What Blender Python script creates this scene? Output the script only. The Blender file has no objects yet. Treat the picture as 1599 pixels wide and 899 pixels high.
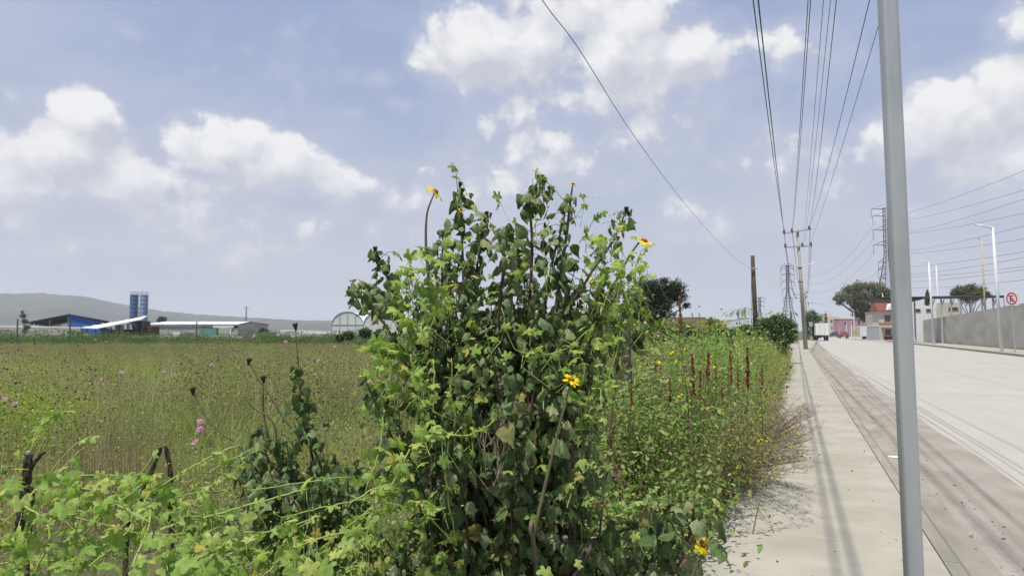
import bpy, bmesh, math, random
import numpy as np
from mathutils import Vector, Matrix, noise
random.seed(7); rng = np.random.default_rng(7)
D = bpy.data; S = bpy.context.scene; COL = S.collection
rad = math.radians; U = random.uniform

# ============================================================ camera, world, sun, exposure
F = 1155.0                                   # focal length in photograph pixels (1599 wide)
CAM = Vector((0, 0, 1.75)); YAW = rad(20.8); PITCH = math.atan(66.5 / F)
fwd = Vector((-math.sin(YAW) * math.cos(PITCH), math.cos(YAW) * math.cos(PITCH), math.sin(PITCH)))
rgt = Vector((math.cos(YAW), math.sin(YAW), 0)); upv = rgt.cross(fwd)
cam = D.objects.new('camera', D.cameras.new('camera')); COL.objects.link(cam)
cam.location = CAM
cam.rotation_euler = Matrix((rgt, upv, -fwd)).transposed().to_euler()
cam.data.sensor_width = 36; cam.data.lens = F / 1599 * 36
cam.data.clip_start = 0.05; cam.data.clip_end = 30000
S.camera = cam

def P(px, py, d):                            # point seen at photograph pixel px,py, d metres away along the view
    return CAM + fwd * d + rgt * ((px - 799.5) / F * d) + upv * ((449.5 - py) / F * d)
def G(px, py, z=0.0):                        # the same ray cut with the level z
    r = P(px, py, 1) - CAM
    return CAM + r * ((z - CAM.z) / r.z)
def B(px, d, z=0.0):                         # standing point under column px at distance d
    p = P(px, 516, d); return Vector((p.x, p.y, z))
def proj(p):
    v = Vector(p) - CAM; d = v.dot(fwd)
    return 799.5 + F * v.dot(rgt) / d, 449.5 - F * v.dot(upv) / d, d

S.view_settings.view_transform = 'Standard'; S.view_settings.look = 'None'
S.view_settings.exposure = 0.12; S.view_settings.gamma = 1
S.cycles.max_bounces = 6; S.cycles.diffuse_bounces = 3; S.cycles.transmission_bounces = 4
S.cycles.volume_bounces = 1; S.cycles.use_denoising = True

SUN = Vector((-0.105, -0.36, 1)).normalized()  # high noon sun, a little left of and behind the camera
sun = D.objects.new('sun', D.lights.new('sun', 'SUN')); COL.objects.link(sun)
sun.data.energy = 5.0; sun.data.angle = rad(0.53); sun.data.color = (1, 0.945, 0.845)
sun.rotation_euler = SUN.to_track_quat('Z', 'Y').to_euler()

W = D.worlds.new('World'); S.world = W; W.use_nodes = True
def build_world():
    nt = W.node_tree; nt.nodes.clear(); N = nt.nodes.new; L = nt.links.new
    def math_(op, a, b=None, t=nt, clamp=False):
        n = t.nodes.new('ShaderNodeMath'); n.operation = op; n.use_clamp = clamp
        for i, v in enumerate((a, b)):
            if v is None: continue
            if isinstance(v, (int, float)): n.inputs[i].default_value = v
            else: t.links.new(v, n.inputs[i])
        return n.outputs[0]
    def vec(op, a, b, t=nt):
        n = t.nodes.new('ShaderNodeVectorMath'); n.operation = op
        for i, v in enumerate((a, b)):
            if v is None: continue
            if isinstance(v, (tuple, Vector)): n.inputs[i].default_value = tuple(v)
            else: t.links.new(v, n.inputs[i])
        return n.outputs['Value'] if op in ('DOT_PRODUCT', 'LENGTH') else n.outputs['Vector']
    # cloud density as a function of direction
    g = D.node_groups.new('cloud_density', 'ShaderNodeTree')
    g.interface.new_socket('dir', in_out='INPUT', socket_type='NodeSocketVector')
    g.interface.new_socket('density', in_out='OUTPUT', socket_type='NodeSocketFloat')
    gi = g.nodes.new('NodeGroupInput'); go = g.nodes.new('NodeGroupOutput')
    d = gi.outputs[0]
    blobs = [  # direction of the cumulus clouds: px, py, half width, half height, weight
        (760, 70, 100, 75, 1), (850, 60, 130, 85, 1), (960, 70, 130, 80, 1), (1060, 85, 90, 60, .9), (900, 150, 200, 70, .62),
        (690, 95, 30, 20, .6), (880, 225, 180, 50, .48), (780, 235, 90, 30, .4),
        (130, 185, 42, 40, .95), (130, 235, 70, 45, 1), (170, 285, 90, 50, 1), (60, 290, 110, 50, .8), (20, 235, 50, 35, .8),
        (345, 235, 80, 52, 1), (410, 262, 95, 50, 1), (330, 290, 90, 40, .75), (500, 290, 75, 35, .62), (570, 290, 50, 22, .5),
        (475, 350, 50, 28, .72), (330, 345, 90, 35, .55), (200, 345, 160, 40, .5), (210, 385, 150, 26, .5), (30, 335, 60, 30, .6),
        (1590, 150, 70, 60, 1), (1500, 185, 90, 60, 1), (1430, 215, 70, 45, .8), (1560, 250, 120, 60, .7), (1600, 40, 42, 30, .9),
        (1370, 235, 70, 30, .45), (545, 178, 30, 10, .5), (630, 165, 26, 14, .5), (580, 120, 40, 14, .42),
        (420, 390, 200, 34, .42), (90, 400, 120, 26, .42), (650, 300, 60, 40, .36), (1450, 330, 60, 22, .4), (1080, 330, 120, 40, .4), (700, 300, 150, 60, .5), (850, 260, 200, 60, .55), (300, 330, 220, 60, .62), (1020, 200, 120, 80, .6), (1230, 90, 90, 60, .38), (1250, 260, 130, 60, .42), (1170, 170, 70, 60, .35), (50, 160, 90, 30, .36), (640, 360, 120, 60, .33),
        # the same broken cumulus goes on round the rest of the sky
        (-350, 200, 200, 90, .9), (-650, 330, 220, 60, .8), (1950, 180, 190, 100, .9), (2400, 330, 260, 60, .8), (700, -400, 260, 110, .9), (1500, -500, 300, 110, .8)]
    acc = None
    for (x, y, rx, ry, w) in blobs:
        c = (P(x, y, 1) - CAM).normalized(); r = Vector((0, 0, 1)).cross(c).normalized() * -1; u = c.cross(r) * -1
        a = math_('MULTIPLY', vec('DOT_PRODUCT', d, r, g), F / (rx * 1.32), g)
        b0 = vec('DOT_PRODUCT', d, u, g)
        b = math_('MULTIPLY', b0, F / (ry * 1.32), g)
        f = vec('DOT_PRODUCT', d, c, g)
        q = math_('ADD', math_('MULTIPLY', a, a, g), math_('MULTIPLY', b, b, g), g)
        q = math_('SUBTRACT', 1.0, math_('SQRT', q, None, g), g)     # 1 at centre, 0 at rim
        q = math_('MAXIMUM', q, 0.0, g)
        q = math_('POWER', q, .6, g)
        q = math_('MULTIPLY', q, math_('GREATER_THAN', f, 0.3, g), g)
        q = math_('MULTIPLY', q, w, g)
        acc = q if acc is None else math_('MAXIMUM', acc, q, g)
    n1 = g.nodes.new('ShaderNodeTexNoise'); n1.inputs['Scale'].default_value = 9; n1.inputs['Detail'].default_value = 9; n1.inputs['Roughness'].default_value = .56
    g.links.new(vec('MULTIPLY', d, (1, 1, 1.35), g), n1.inputs['Vector'])
    # billowed edge: voronoi
    v1 = g.nodes.new('ShaderNodeTexVoronoi'); v1.inputs['Scale'].default_value = 26; v1.feature = 'SMOOTH_F1'
    v1.inputs['Detail'].default_value = 2.5; v1.inputs['Roughness'].default_value = .55
    wob = g.nodes.new('ShaderNodeTexNoise'); wob.inputs['Scale'].default_value = 20; wob.inputs['Detail'].default_value = 4
    g.links.new(d, wob.inputs['Vector'])
    g.links.new(vec('ADD', d, vec('MULTIPLY', wob.outputs['Color'], (.035, .035, .035), g), g), v1.inputs['Vector'])
    dens = math_('ADD', acc, math_('MULTIPLY', math_('SUBTRACT', n1.outputs[0], .5, g), 1.35, g), g)
    dens = math_('SUBTRACT', dens, math_('MULTIPLY', v1.outputs['Distance'], .42, g), g)
    g.links.new(dens, go.inputs[0])

    tc = N('ShaderNodeTexCoord'); dr = vec('NORMALIZE', tc.outputs['Generated'], None)
    def dens_at(v):
        n = N('ShaderNodeGroup'); n.node_tree = g; L(v, n.inputs[0]); return n.outputs[0]
    def ss(v, a, b):
        n = N('ShaderNodeMapRange'); n.interpolation_type = 'SMOOTHSTEP'
        n.inputs['From Min'].default_value = a; n.inputs['From Max'].default_value = b; L(v, n.inputs['Value']); return n.outputs[0]
    def mix(f, a, b):
        n = N('ShaderNodeMix'); n.data_type = 'RGBA'
        for s, v in ((n.inputs[0], f), (n.inputs[6], a), (n.inputs[7], b)):
            if isinstance(v, (int, float)): s.default_value = v
            elif isinstance(v, tuple): s.default_value = (*v, 1)
            else: L(v, s)
        return n.outputs[2]
    sep = N('ShaderNodeSeparateXYZ'); L(dr, sep.inputs[0]); z = sep.outputs[2]
    sky = N('ShaderNodeTexSky'); sky.sky_type = 'NISHITA'; sky.sun_disc = False
    sky.sun_elevation = math.asin(SUN.z); sky.sun_rotation = math.atan2(SUN.x, SUN.y)
    sky.air_density = 1.0; sky.dust_density = 2.0; sky.ozone_density = 1.6
    K = 1 / .11
    base = mix(.62, sky.outputs[0], tuple(K * c for c in (.265, .37, .66)))
    hz = math_('POWER', math_('SUBTRACT', 1.0, math_('MAXIMUM', z, 0.0), clamp=True), 2.9)
    base = mix(math_('MULTIPLY', hz, .93), base, tuple(K * c for c in (.55, .54, .60)))
    # thin veil
    vn = N('ShaderNodeTexNoise'); vn.inputs['Scale'].default_value = 3.2; vn.inputs['Detail'].default_value = 6
    L(vec('MULTIPLY', dr, (1, 1, 3)), vn.inputs['Vector'])
    d0 = dens_at(dr)
    veil = math_('MAXIMUM', math_('MULTIPLY', ss(vn.outputs[0], .42, .75), .3), math_('MULTIPLY', ss(d0, -.45, .3), .42))
    base = mix(veil, base, tuple(K * c for c in (.655, .65, .705)))
    d1 = dens_at(vec('ADD', dr, (-.008, -.012, .028)))
    lit = math_('ADD', math_('MULTIPLY', math_('SUBTRACT', d0, d1), 1.5), .42, clamp=True)
    ccol = mix(lit, tuple(K * c for c in (.53, .55, .62)), tuple(K * c for c in (.84, .835, .84)))
    far = math_('MULTIPLY', ss(z, .0, .26), .62); far = math_('ADD', far, .36)
    cov = math_('MULTIPLY', ss(d0, .03, .27), far)
    out = mix(cov, base, ccol)
    bg = N('ShaderNodeBackground'); bg.inputs['Strength'].default_value = .11; L(out, bg.inputs[0])
    o = N('ShaderNodeOutputWorld'); L(bg.outputs[0], o.inputs[0])
build_world()
W.cycles.sampling_method = 'MANUAL'; W.cycles.sample_map_resolution = 512

# ============================================================ helpers
def tag(o, label=None, cat=None, group=None, kind=None):
    if label: o['label'] = label
    if cat: o['category'] = cat
    if group: o['group'] = group
    if kind: o['kind'] = kind
    return o
def link(o, parent=None):
    COL.objects.link(o)
    if parent is not None: o.parent = parent
    return o
def thing(name, label, cat, loc=(0, 0, 0), rz=0, group=None):
    o = link(D.objects.new(name, None)); o.location = loc; o.rotation_euler.z = rz; o.empty_display_size = .2
    return tag(o, label, cat, group)
class MB:
    def __init__(s): s.v = []; s.f = []; s.m = []
    def add(s, vs, fs, mi=0):
        k = len(s.v); s.v += [tuple(v) for v in vs]; s.f += [tuple(i + k for i in f) for f in fs]; s.m += [mi] * len(fs); return s
    def box(s, x0, x1, y0, y1, z0, z1, mi=0):
        return s.add([(x, y, z) for z in (z0, z1) for (x, y) in ((x0, y0), (x1, y0), (x1, y1), (x0, y1))],
                     [(3, 2, 1, 0), (4, 5, 6, 7), (0, 1, 5, 4), (1, 2, 6, 5), (2, 3, 7, 6), (3, 0, 4, 7)], mi)
    def bar(s, a, b, w, h=None, mi=0):
        return s.tube([a, b], [w / 2 * 1.414, w / 2 * 1.414], 4, mi)
    def tube(s, pts, rs, n=6, mi=0, cap=True):
        pts = [Vector(p) for p in pts]; k0 = len(s.v); ref = None
        if isinstance(rs, (int, float)): rs = [rs] * len(pts)
        for i, p in enumerate(pts):
            t = (pts[min(i + 1, len(pts) - 1)] - pts[max(i - 1, 0)]);
            t = t.normalized() if t.length > 1e-9 else Vector((0, 0, 1))
            if ref is None:
                ref = Vector((1, 0, 0)) if abs(t.x) < .8 else Vector((0, 1, 0))
            a = (ref - t * ref.dot(t)).normalized(); ref = a; b = t.cross(a)
            for j in range(n):
                q = 2 * math.pi * (j + .5) / n
                s.v.append(tuple(p + (a * math.cos(q) + b * math.sin(q)) * rs[i]))
        for i in range(len(pts) - 1):
            for j in range(n):
                a0 = k0 + i * n + j; a1 = k0 + i * n + (j + 1) % n
                s.f.append((a0, a1, a1 + n, a0 + n)); s.m.append(mi)
        if cap:
            s.f.append(tuple(k0 + j for j in range(n))[::-1]); s.m.append(mi)
            s.f.append(tuple(k0 + (len(pts) - 1) * n + j for j in range(n))); s.m.append(mi)
        return s
    def lathe(s, prof, c=(0, 0, 0), n=16, mi=0):
        k0 = len(s.v)
        for (r, z) in prof:
            for j in range(n):
                q = 2 * math.pi * j / n; s.v.append((c[0] + r * math.cos(q), c[1] + r * math.sin(q), c[2] + z))
        for i in range(len(prof) - 1):
            for j in range(n):
                a0 = k0 + i * n + j; a1 = k0 + i * n + (j + 1) % n
                s.f.append((a0, a1, a1 + n, a0 + n)); s.m.append(mi)
        return s
    def data(s, name, mats, smooth=False):
        me = D.meshes.new(name); me.from_pydata(s.v, [], s.f)
        for m in (mats if isinstance(mats, (list, tuple)) else [mats]): me.materials.append(m)
        if len(me.materials) > 1: me.polygons.foreach_set('material_index', s.m)
        if smooth: me.polygons.foreach_set('use_smooth', [True] * len(me.polygons))
        me.update(); return me
    def build(s, name, mats, parent=None, smooth=False, bevel=0):
        o = link(D.objects.new(name, s.data(name, mats, smooth)), parent)
        if bevel:
            b = o.modifiers.new('bevel', 'BEVEL'); b.width = bevel; b.segments = 2; b.limit_method = 'ANGLE'
        return o
def np_mesh(name, V, T, mats, tint=None, mi=None, smooth=True, rib=None):
    me = D.meshes.new(name); V = np.asarray(V, np.float32); T = np.asarray(T, np.int32)
    me.vertices.add(len(V)); me.vertices.foreach_set('co', V.ravel())
    me.loops.add(T.size); me.loops.foreach_set('vertex_index', T.ravel())
    me.polygons.add(len(T)); me.polygons.foreach_set('loop_start', np.arange(len(T), dtype=np.int32) * T.shape[1])
    for m in (mats if isinstance(mats, (list, tuple)) else [mats]): me.materials.append(m)
    if mi is not None: me.polygons.foreach_set('material_index', np.asarray(mi, np.int32))
    me.polygons.foreach_set('use_smooth', np.full(len(T), smooth))
    if tint is not None:
        a = me.attributes.new('tint', 'FLOAT', 'POINT'); a.data.foreach_set('value', np.asarray(tint, np.float32))
    a = me.attributes.new('rib', 'FLOAT', 'POINT'); a.data.foreach_set('value', np.asarray(rib if rib is not None else np.ones(len(V)), np.float32))
    me.update(calc_edges=True); return me
def catmull(pts, n=4):
    pts = [Vector(p) for p in pts]
    if len(pts) < 3: return [pts[0].lerp(pts[-1], i / (n * 2)) for i in range(n * 2 + 1)]
    out = []; q = [pts[0] * 2 - pts[1]] + pts + [pts[-1] * 2 - pts[-2]]
    for i in range(1, len(q) - 2):
        a, b, c, d = q[i - 1:i + 3]
        for k in range(n):
            t = k / n
            out.append(.5 * ((2 * b) + (c - a) * t + (2 * a - 5 * b + 4 * c - d) * t * t + (3 * b - a - 3 * c + d) * t ** 3))
    out.append(pts[-1]); return out

# ---- materials
def mat(name, c, c2=None, rough=.85, scale=4., bump=.0, bscale=40., spec=.3, metal=0, stretch=(1, 1, 1), detail=6, lo=.35, hi=.65, c3=None, s3=.6, f3=.5):
    m = D.materials.new(name); m.use_nodes = True; nt = m.node_tree; N = nt.nodes.new; L = nt.links.new
    b = nt.nodes['Principled BSDF']; b.inputs['Roughness'].default_value = rough
    b.inputs['Specular IOR Level'].default_value = spec; b.inputs['Metallic'].default_value = metal
    tc = N('ShaderNodeTexCoord'); mp = N('ShaderNodeMapping'); mp.inputs['Scale'].default_value = stretch; L(tc.outputs['Object'], mp.inputs[0])
    c2 = c2 or tuple(x * .82 for x in c)
    n = N('ShaderNodeTexNoise'); n.inputs['Scale'].default_value = scale; n.inputs['Detail'].default_value = detail; L(mp.outputs[0], n.inputs['Vector'])
    r = N('ShaderNodeMapRange'); r.inputs['From Min'].default_value = lo; r.inputs['From Max'].default_value = hi; L(n.outputs[0], r.inputs[0])
    mx = N('ShaderNodeMix'); mx.data_type = 'RGBA'; L(r.outputs[0], mx.inputs[0]); mx.inputs[6].default_value = (*c, 1); mx.inputs[7].default_value = (*c2, 1)
    out = mx.outputs[2]
    if c3:
        n3 = N('ShaderNodeTexNoise'); n3.inputs['Scale'].default_value = s3; n3.inputs['Detail'].default_value = 8; n3.inputs['Roughness'].default_value = .65; L(mp.outputs[0], n3.inputs['Vector'])
        r3 = N('ShaderNodeMapRange'); r3.inputs['From Min'].default_value = .48; r3.inputs['From Max'].default_value = .68; r3.inputs['To Max'].default_value = f3; L(n3.outputs[0], r3.inputs[0])
        m3 = N('ShaderNodeMix'); m3.data_type = 'RGBA'; L(r3.outputs[0], m3.inputs[0]); L(out, m3.inputs[6]); m3.inputs[7].default_value = (*c3, 1); out = m3.outputs[2]
    L(out, b.inputs['Base Color'])
    if bump:
        nb = N('ShaderNodeTexNoise'); nb.inputs['Scale'].default_value = bscale; nb.inputs['Detail'].default_value = 5; L(mp.outputs[0], nb.inputs['Vector'])
        bp = N('ShaderNodeBump'); bp.inputs['Strength'].default_value = bump; bp.inputs['Distance'].default_value = .02
        L(nb.outputs[0], bp.inputs['Height']); L(bp.outputs[0], b.inputs['Normal'])
    return m
def leafmat(name, ramp, trans=.3, rough=.6, field=None, fscale=.12, fsoft=(.4, .62), spec=.14, fine=22, spots=None, tw=(1.3, 1.4, .8)):
    """ramp: colours picked by a per leaf random; field: a second colour that takes over in patches of the ground it grows on"""
    m = D.materials.new(name); m.use_nodes = True; nt = m.node_tree; nt.nodes.clear(); N = nt.nodes.new; L = nt.links.new
    at = N('ShaderNodeAttribute'); at.attribute_name = 'tint'; oi = N('ShaderNodeObjectInfo')
    ad = N('ShaderNodeMath'); ad.operation = 'ADD'; L(at.outputs['Fac'], ad.inputs[0]); L(oi.outputs['Random'], ad.inputs[1])
    fr = N('ShaderNodeMath'); fr.operation = 'FRACT'; L(ad.outputs[0], fr.inputs[0])
    cr = N('ShaderNodeValToRGB'); e = cr.color_ramp.elements
    while len(e) < len(ramp): e.new(.5)
    for i, (p, c) in enumerate(ramp): e[i].position = p
    for i, (p, c) in enumerate(ramp): e[i].color = (*c, 1)
    L(fr.outputs[0], cr.inputs[0]); col = cr.outputs[0]
    ge = N('ShaderNodeNewGeometry')
    if field:
        nf = N('ShaderNodeTexNoise'); nf.inputs['Scale'].default_value = fscale; nf.inputs['Detail'].default_value = 4; L(ge.outputs['Position'], nf.inputs['Vector'])
        rf = N('ShaderNodeMapRange'); rf.inputs['From Min'].default_value = fsoft[0]; rf.inputs['From Max'].default_value = fsoft[1]; L(nf.outputs[0], rf.inputs[0])
        mf = N('ShaderNodeMix'); mf.data_type = 'RGBA'; L(rf.outputs[0], mf.inputs[0]); L(col, mf.inputs[6]); mf.inputs[7].default_value = (*field, 1); col = mf.outputs[2]
    n = N('ShaderNodeTexNoise'); n.inputs['Scale'].default_value = fine * 2.2; n.inputs['Detail'].default_value = 3; L(ge.outputs['Position'], n.inputs['Vector'])
    r = N('ShaderNodeMapRange'); r.inputs['From Min'].default_value = .3; r.inputs['From Max'].default_value = .7; r.inputs['To Min'].default_value = .72; r.inputs['To Max'].default_value = 1.25; L(n.outputs[0], r.inputs[0])
    vm = N('ShaderNodeVectorMath'); vm.operation = 'SCALE'; 
    if spots:
        sn = N('ShaderNodeTexNoise'); sn.inputs['Scale'].default_value = 75; sn.inputs['Detail'].default_value = 2; L(ge.outputs['Position'], sn.inputs['Vector'])
        sr = N('ShaderNodeMapRange'); sr.inputs['From Min'].default_value = .60; sr.inputs['From Max'].default_value = .70; sr.inputs['To Max'].default_value = .6; L(sn.outputs[0], sr.inputs[0])
        sm = N('ShaderNodeMix'); sm.data_type = 'RGBA'; L(sr.outputs[0], sm.inputs[0]); L(col, sm.inputs[6]); sm.inputs[7].default_value = (*spots, 1); col = sm.outputs[2]
        ra = N('ShaderNodeAttribute'); ra.attribute_name = 'rib'; rr = N('ShaderNodeMapRange'); rr.inputs['From Min'].default_value = .06; rr.inputs['From Max'].default_value = .16; rr.inputs['To Min'].default_value = .55; rr.inputs['To Max'].default_value = 0; L(ra.outputs['Fac'], rr.inputs[0])
        rm = N('ShaderNodeMix'); rm.data_type = 'RGBA'; L(rr.outputs[0], rm.inputs[0]); L(col, rm.inputs[6]); rm.inputs[7].default_value = (.30, .34, .17, 1); col = rm.outputs[2]
    L(col, vm.inputs[0]); L(r.outputs[0], vm.inputs['Scale'])
    pb = N('ShaderNodeBsdfPrincipled'); pb.inputs['Roughness'].default_value = rough; pb.inputs['Specular IOR Level'].default_value = spec; L(vm.outputs[0], pb.inputs['Base Color'])
    tr = N('ShaderNodeBsdfTranslucent'); tv = N('ShaderNodeVectorMath'); tv.operation = 'MULTIPLY'; L(vm.outputs[0], tv.inputs[0]); tv.inputs[1].default_value = tw; L(tv.outputs[0], tr.inputs[0])
    ms = N('ShaderNodeMixShader'); ms.inputs[0].default_value = trans; L(pb.outputs[0], ms.inputs[1]); L(tr.outputs[0], ms.inputs[2])
    o = N('ShaderNodeOutputMaterial'); L(ms.outputs[0], o.inputs[0]); return m

CONC = mat('sidewalk_concrete', (.36, .34, .285), (.30, .282, .235), .9, 2.6, .3, 120, c3=(.25, .235, .195), s3=.8, f3=.5, detail=10)
ROAD = mat('road_concrete', (.375, .362, .325), (.345, .332, .298), .88, 1.2, .2, 60, stretch=(1.3, .35, 1), c3=(.32, .31, .28), s3=.4, f3=.4)
DUST = mat('dusty_gutter', (.30, .268, .225), (.245, .217, .183), .95, 2.3, .9, 60, stretch=(1, .45, 1), c3=(.34, .32, .28), s3=1.1, f3=.8, detail=11)
KERB = mat('kerb_concrete', (.31, .285, .235), (.21, .195, .16), .9, 2.2, .4, 50, stretch=(1, .4, 1), c3=(.19, .18, .155), s3=1.2, f3=.6)
SOIL = mat('soil', (.10, .085, .055), (.075, .085, .035), .95, .8, .6, 20)
LAND = mat('land', (.12, .11, .06), (.085, .10, .04), .95, .02, .0)
GALV = mat('galvanised_steel', (.45, .475, .48), (.38, .40, .405), .45, 9, .06, 60, spec=.5, metal=.3, stretch=(1, 1, .22), c3=(.32, .35, .37), s3=14, f3=.65)
WALLC = mat('block_wall', (.44, .42, .37), (.37, .355, .315), .92, .5, .2, 20, stretch=(1, .5, 1.6), c3=(.27, .26, .24), s3=.25, f3=.6)
POLEC = mat('pole_concrete', (.36, .34, .30), (.29, .275, .24), .9, 2, .1, 30)
WHITE = mat('white_paint', (.74, .74, .73), (.64, .64, .62), .5, 3)
LAMPW = mat('lamp_paint', (.70, .71, .71), (.6, .61, .61), .45, 3)
DWOOD = mat('weathered_wood', (.105, .08, .062), (.05, .038, .03), .9, 9, .8, 60, stretch=(3, 3, .25))
GWOOD = mat('grey_wood', (.165, .145, .13), (.07, .06, .055), .9, 12, .9, 60, stretch=(3, 3, .2))
BLACK = mat('black_rubber', (.025, .025, .028), (.02, .02, .02), .6)
CABLE = mat('cable_sheath', (.03, .03, .035), (.03, .03, .035), .6)
STEEL = mat('dark_steel', (.10, .105, .115), (.08, .085, .09), .6)
GREYP = mat('grey_paint', (.36, .38, .39), (.30, .32, .33), .7)
ROOFW = mat('white_sheet_roof', (.80, .81, .83), (.70, .72, .75), .5, .6)
BLUE = mat('blue_cladding', (.03, .14, .46), (.025, .11, .38), .5, .5)
BLUED = mat('dark_blue_paint', (.11, .16, .32), (.08, .12, .26), .55, 1.5, c3=(.12, .16, .3), s3=.9, f3=.6)
BLUEL = mat('faded_blue_paint', (.24, .33, .5), (.17, .25, .42), .55, 1.5, c3=(.3, .38, .55), s3=.9, f3=.6)
ROOFD = mat('dark_sheet_roof', (.05, .045, .045), (.03, .03, .03), .7, .8)
CREAM = mat('cream_render', (.56, .52, .43), (.5, .46, .38), .9, .6)
PINKW = mat('pink_render', (.40, .24, .28), (.34, .20, .24), .9, .6)
REDR = mat('red_roof_paint', (.20, .06, .055), (.17, .05, .05), .8, 1)
ORANGE = mat('orange_paint', (.42, .19, .11), (.38, .16, .09), .8, 1)
GLASSD = mat('window_glass', (.05, .06, .07), (.04, .05, .055), .12, spec=.6)
TEAL = mat('teal_gate', (.12, .30, .27), (.10, .26, .23), .7, .6)
GHOUSE = mat('greenhouse_film', (.60, .63, .61), (.52, .55, .54), .5, .4, c3=(.42, .46, .45), s3=.3, f3=.4)
OCHRE = mat('ochre_brick', (.62, .45, .23), (.54, .38, .19), .9, .6, .0)
YBRICK = mat('yellow_block', (.46, .33, .11), (.40, .28, .09), .9, .6)
YELL = mat('yellow_sign', (.42, .36, .12), (.38, .33, .11), .7)
REDP = mat('red_paint', (.25, .03, .035), (.22, .03, .03), .4)
REDS = mat('sign_red', (.55, .02, .04), (.5, .02, .04), .5)
BLKS = mat('sign_black', (.02, .02, .02), (.02, .02, .02), .5)
CHARC = mat('charcoal_paint', (.04, .045, .055), (.035, .04, .045), .3, spec=.6)
TAIL = mat('tail_lamp', (.4, .02, .02), (.35, .02, .02), .3)
HILLM = mat('hill_scrub', (.062, .062, .042), (.036, .038, .024), .95, .012, .0, detail=12, lo=.42, hi=.58, c3=(.10, .09, .08), s3=.006, f3=.7)
BARK = mat('bark', (.16, .13, .10), (.09, .07, .055), .95, 5, .5, 20, stretch=(1, 1, .3))

# ============================================================ the setting
def sheet(name, pts, z, m, label=None, parent=None, kind='structure'):
    mb = MB(); mb.add([(x, y, z) for x, y in pts], [tuple(range(len(pts)))])
    o = mb.build(name, m, parent)
    if kind: o['kind'] = kind
    return o
def kx(Y):                                   # kerb line of the near sidewalk: it drifts right far off
    return float(np.interp(Y, [-30, 4, 20, 60, 80, 126, 220], [.93, .93, .98, 1.12, 1.75, 3.3, 7.5]))
sheet('ground', [(-5200, -480), (5200, -480), (5200, 6200), (-5200, 6200)], -.06, LAND)

def hfield(x, y): return .09 + .05 * noise.noise(Vector((x * .12, y * .12, 0)))
def build_field():                           # one fine sheet for the meadow and verge
    xs = sorted(set([-.62, -.8, -1.2] + [-(1.2 + i * .8) for i in range(40)] + [-(33 + i * 6) for i in range(34)]), reverse=True)
    ys = [-12 + i * .8 for i in range(60)] + [36 + i * 6 for i in range(40)]
    V = [(x, y, hfield(x, y) if x < -.9 else .11) for y in ys for x in xs]; n = len(xs)
    Fc = [(j * n + i + 1, j * n + i, (j + 1) * n + i, (j + 1) * n + i + 1) for j in range(len(ys) - 1) for i in range(n - 1)]
    o = MB().add(V, Fc).build('field', SOIL); o['kind'] = 'structure'
build_field()

# near sidewalk: cast slabs with open joints
sw = link(D.objects.new('sidewalk', None)); sw['kind'] = 'structure'
y = -6.0; k = 0
edges = []
while y < 128:
    ln = 2.45 if y < 60 else 6
    y1 = y + ln; a, b = kx(y), kx(y1); dz = U(-.003, .004); g = .007
    xl = -.62; xr0, xr1 = a, b
    mb = MB(); z = .15 + dz
    mb.add([(xl, y + g, z), (xr0, y + g, z), (xr1, y1 - g, z), (xl, y1 - g, z), (xl, y + g, .02), (xr0, y + g, .02), (xr1, y1 - g, .02), (xl, y1 - g, .02)],
           [(0, 1, 2, 3), (4, 5, 1, 0), (5, 6, 2, 1), (6, 7, 3, 2), (7, 4, 0, 3)])
    o = mb.build('slab', CONC, sw, bevel=.006 if y < 25 else 0)
    y = y1
MB().add([(-.63, -6, .10), (.9, -6, .10), (1.0, 128, .10), (-.63, 128, .10)], [(0, 1, 2, 3)]).build('joint_bed', SOIL, sw)
# kerb with a sloped face, gutter strip
kb = link(D.objects.new('kerb', None)); kb['kind'] = 'structure'
y = -6.0
while y < 128:
    y1 = y + (3. if y < 60 else 8.); a, b = kx(y) + .009, kx(y1) + .009; g = .004; w = .02 * math.sin(y)
    V = []
    for (yy, x0) in ((y + g, a), (y1 - g, b)):
        V += [(x0, yy, .145), (x0 + .10, yy, .143), (x0 + .19, yy, .03), (x0 + .42, yy, .012), (x0 + .42, yy, -.04), (x0, yy, -.04)]
    MB().add(V, [(0, 1, 7, 6), (1, 2, 8, 7), (2, 3, 9, 8), (3, 4, 10, 9), (0, 6, 11, 5), (0, 5, 4, 3, 2, 1), (6, 7, 8, 9, 10, 11)]).build('kerb_block', KERB, kb)
    y = y1
# dust filled gutter lane between kerb and the concrete carriageway
Ys = [-6 + i * 3 for i in range(46)]
V = []
for yy in Ys:
    for q in range(6):
        t = q / 5; x = (kx(yy) + .40) * (1 - t) + (2.32 + (kx(yy) - .93) * .5 + .05 * math.sin(yy * .7)) * t
        V.append((x, yy, .006 + .012 * math.sin(t * 3.14) + .004 * noise.noise(Vector((x * 3, yy, 0)))))
o = MB().add(V, [(j * 6 + i, j * 6 + i + 1, j * 6 + i + 7, j * 6 + i + 6) for j in range(len(Ys) - 1) for i in range(5)]).build('gutter_lane', DUST); o['kind'] = 'structure'
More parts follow.
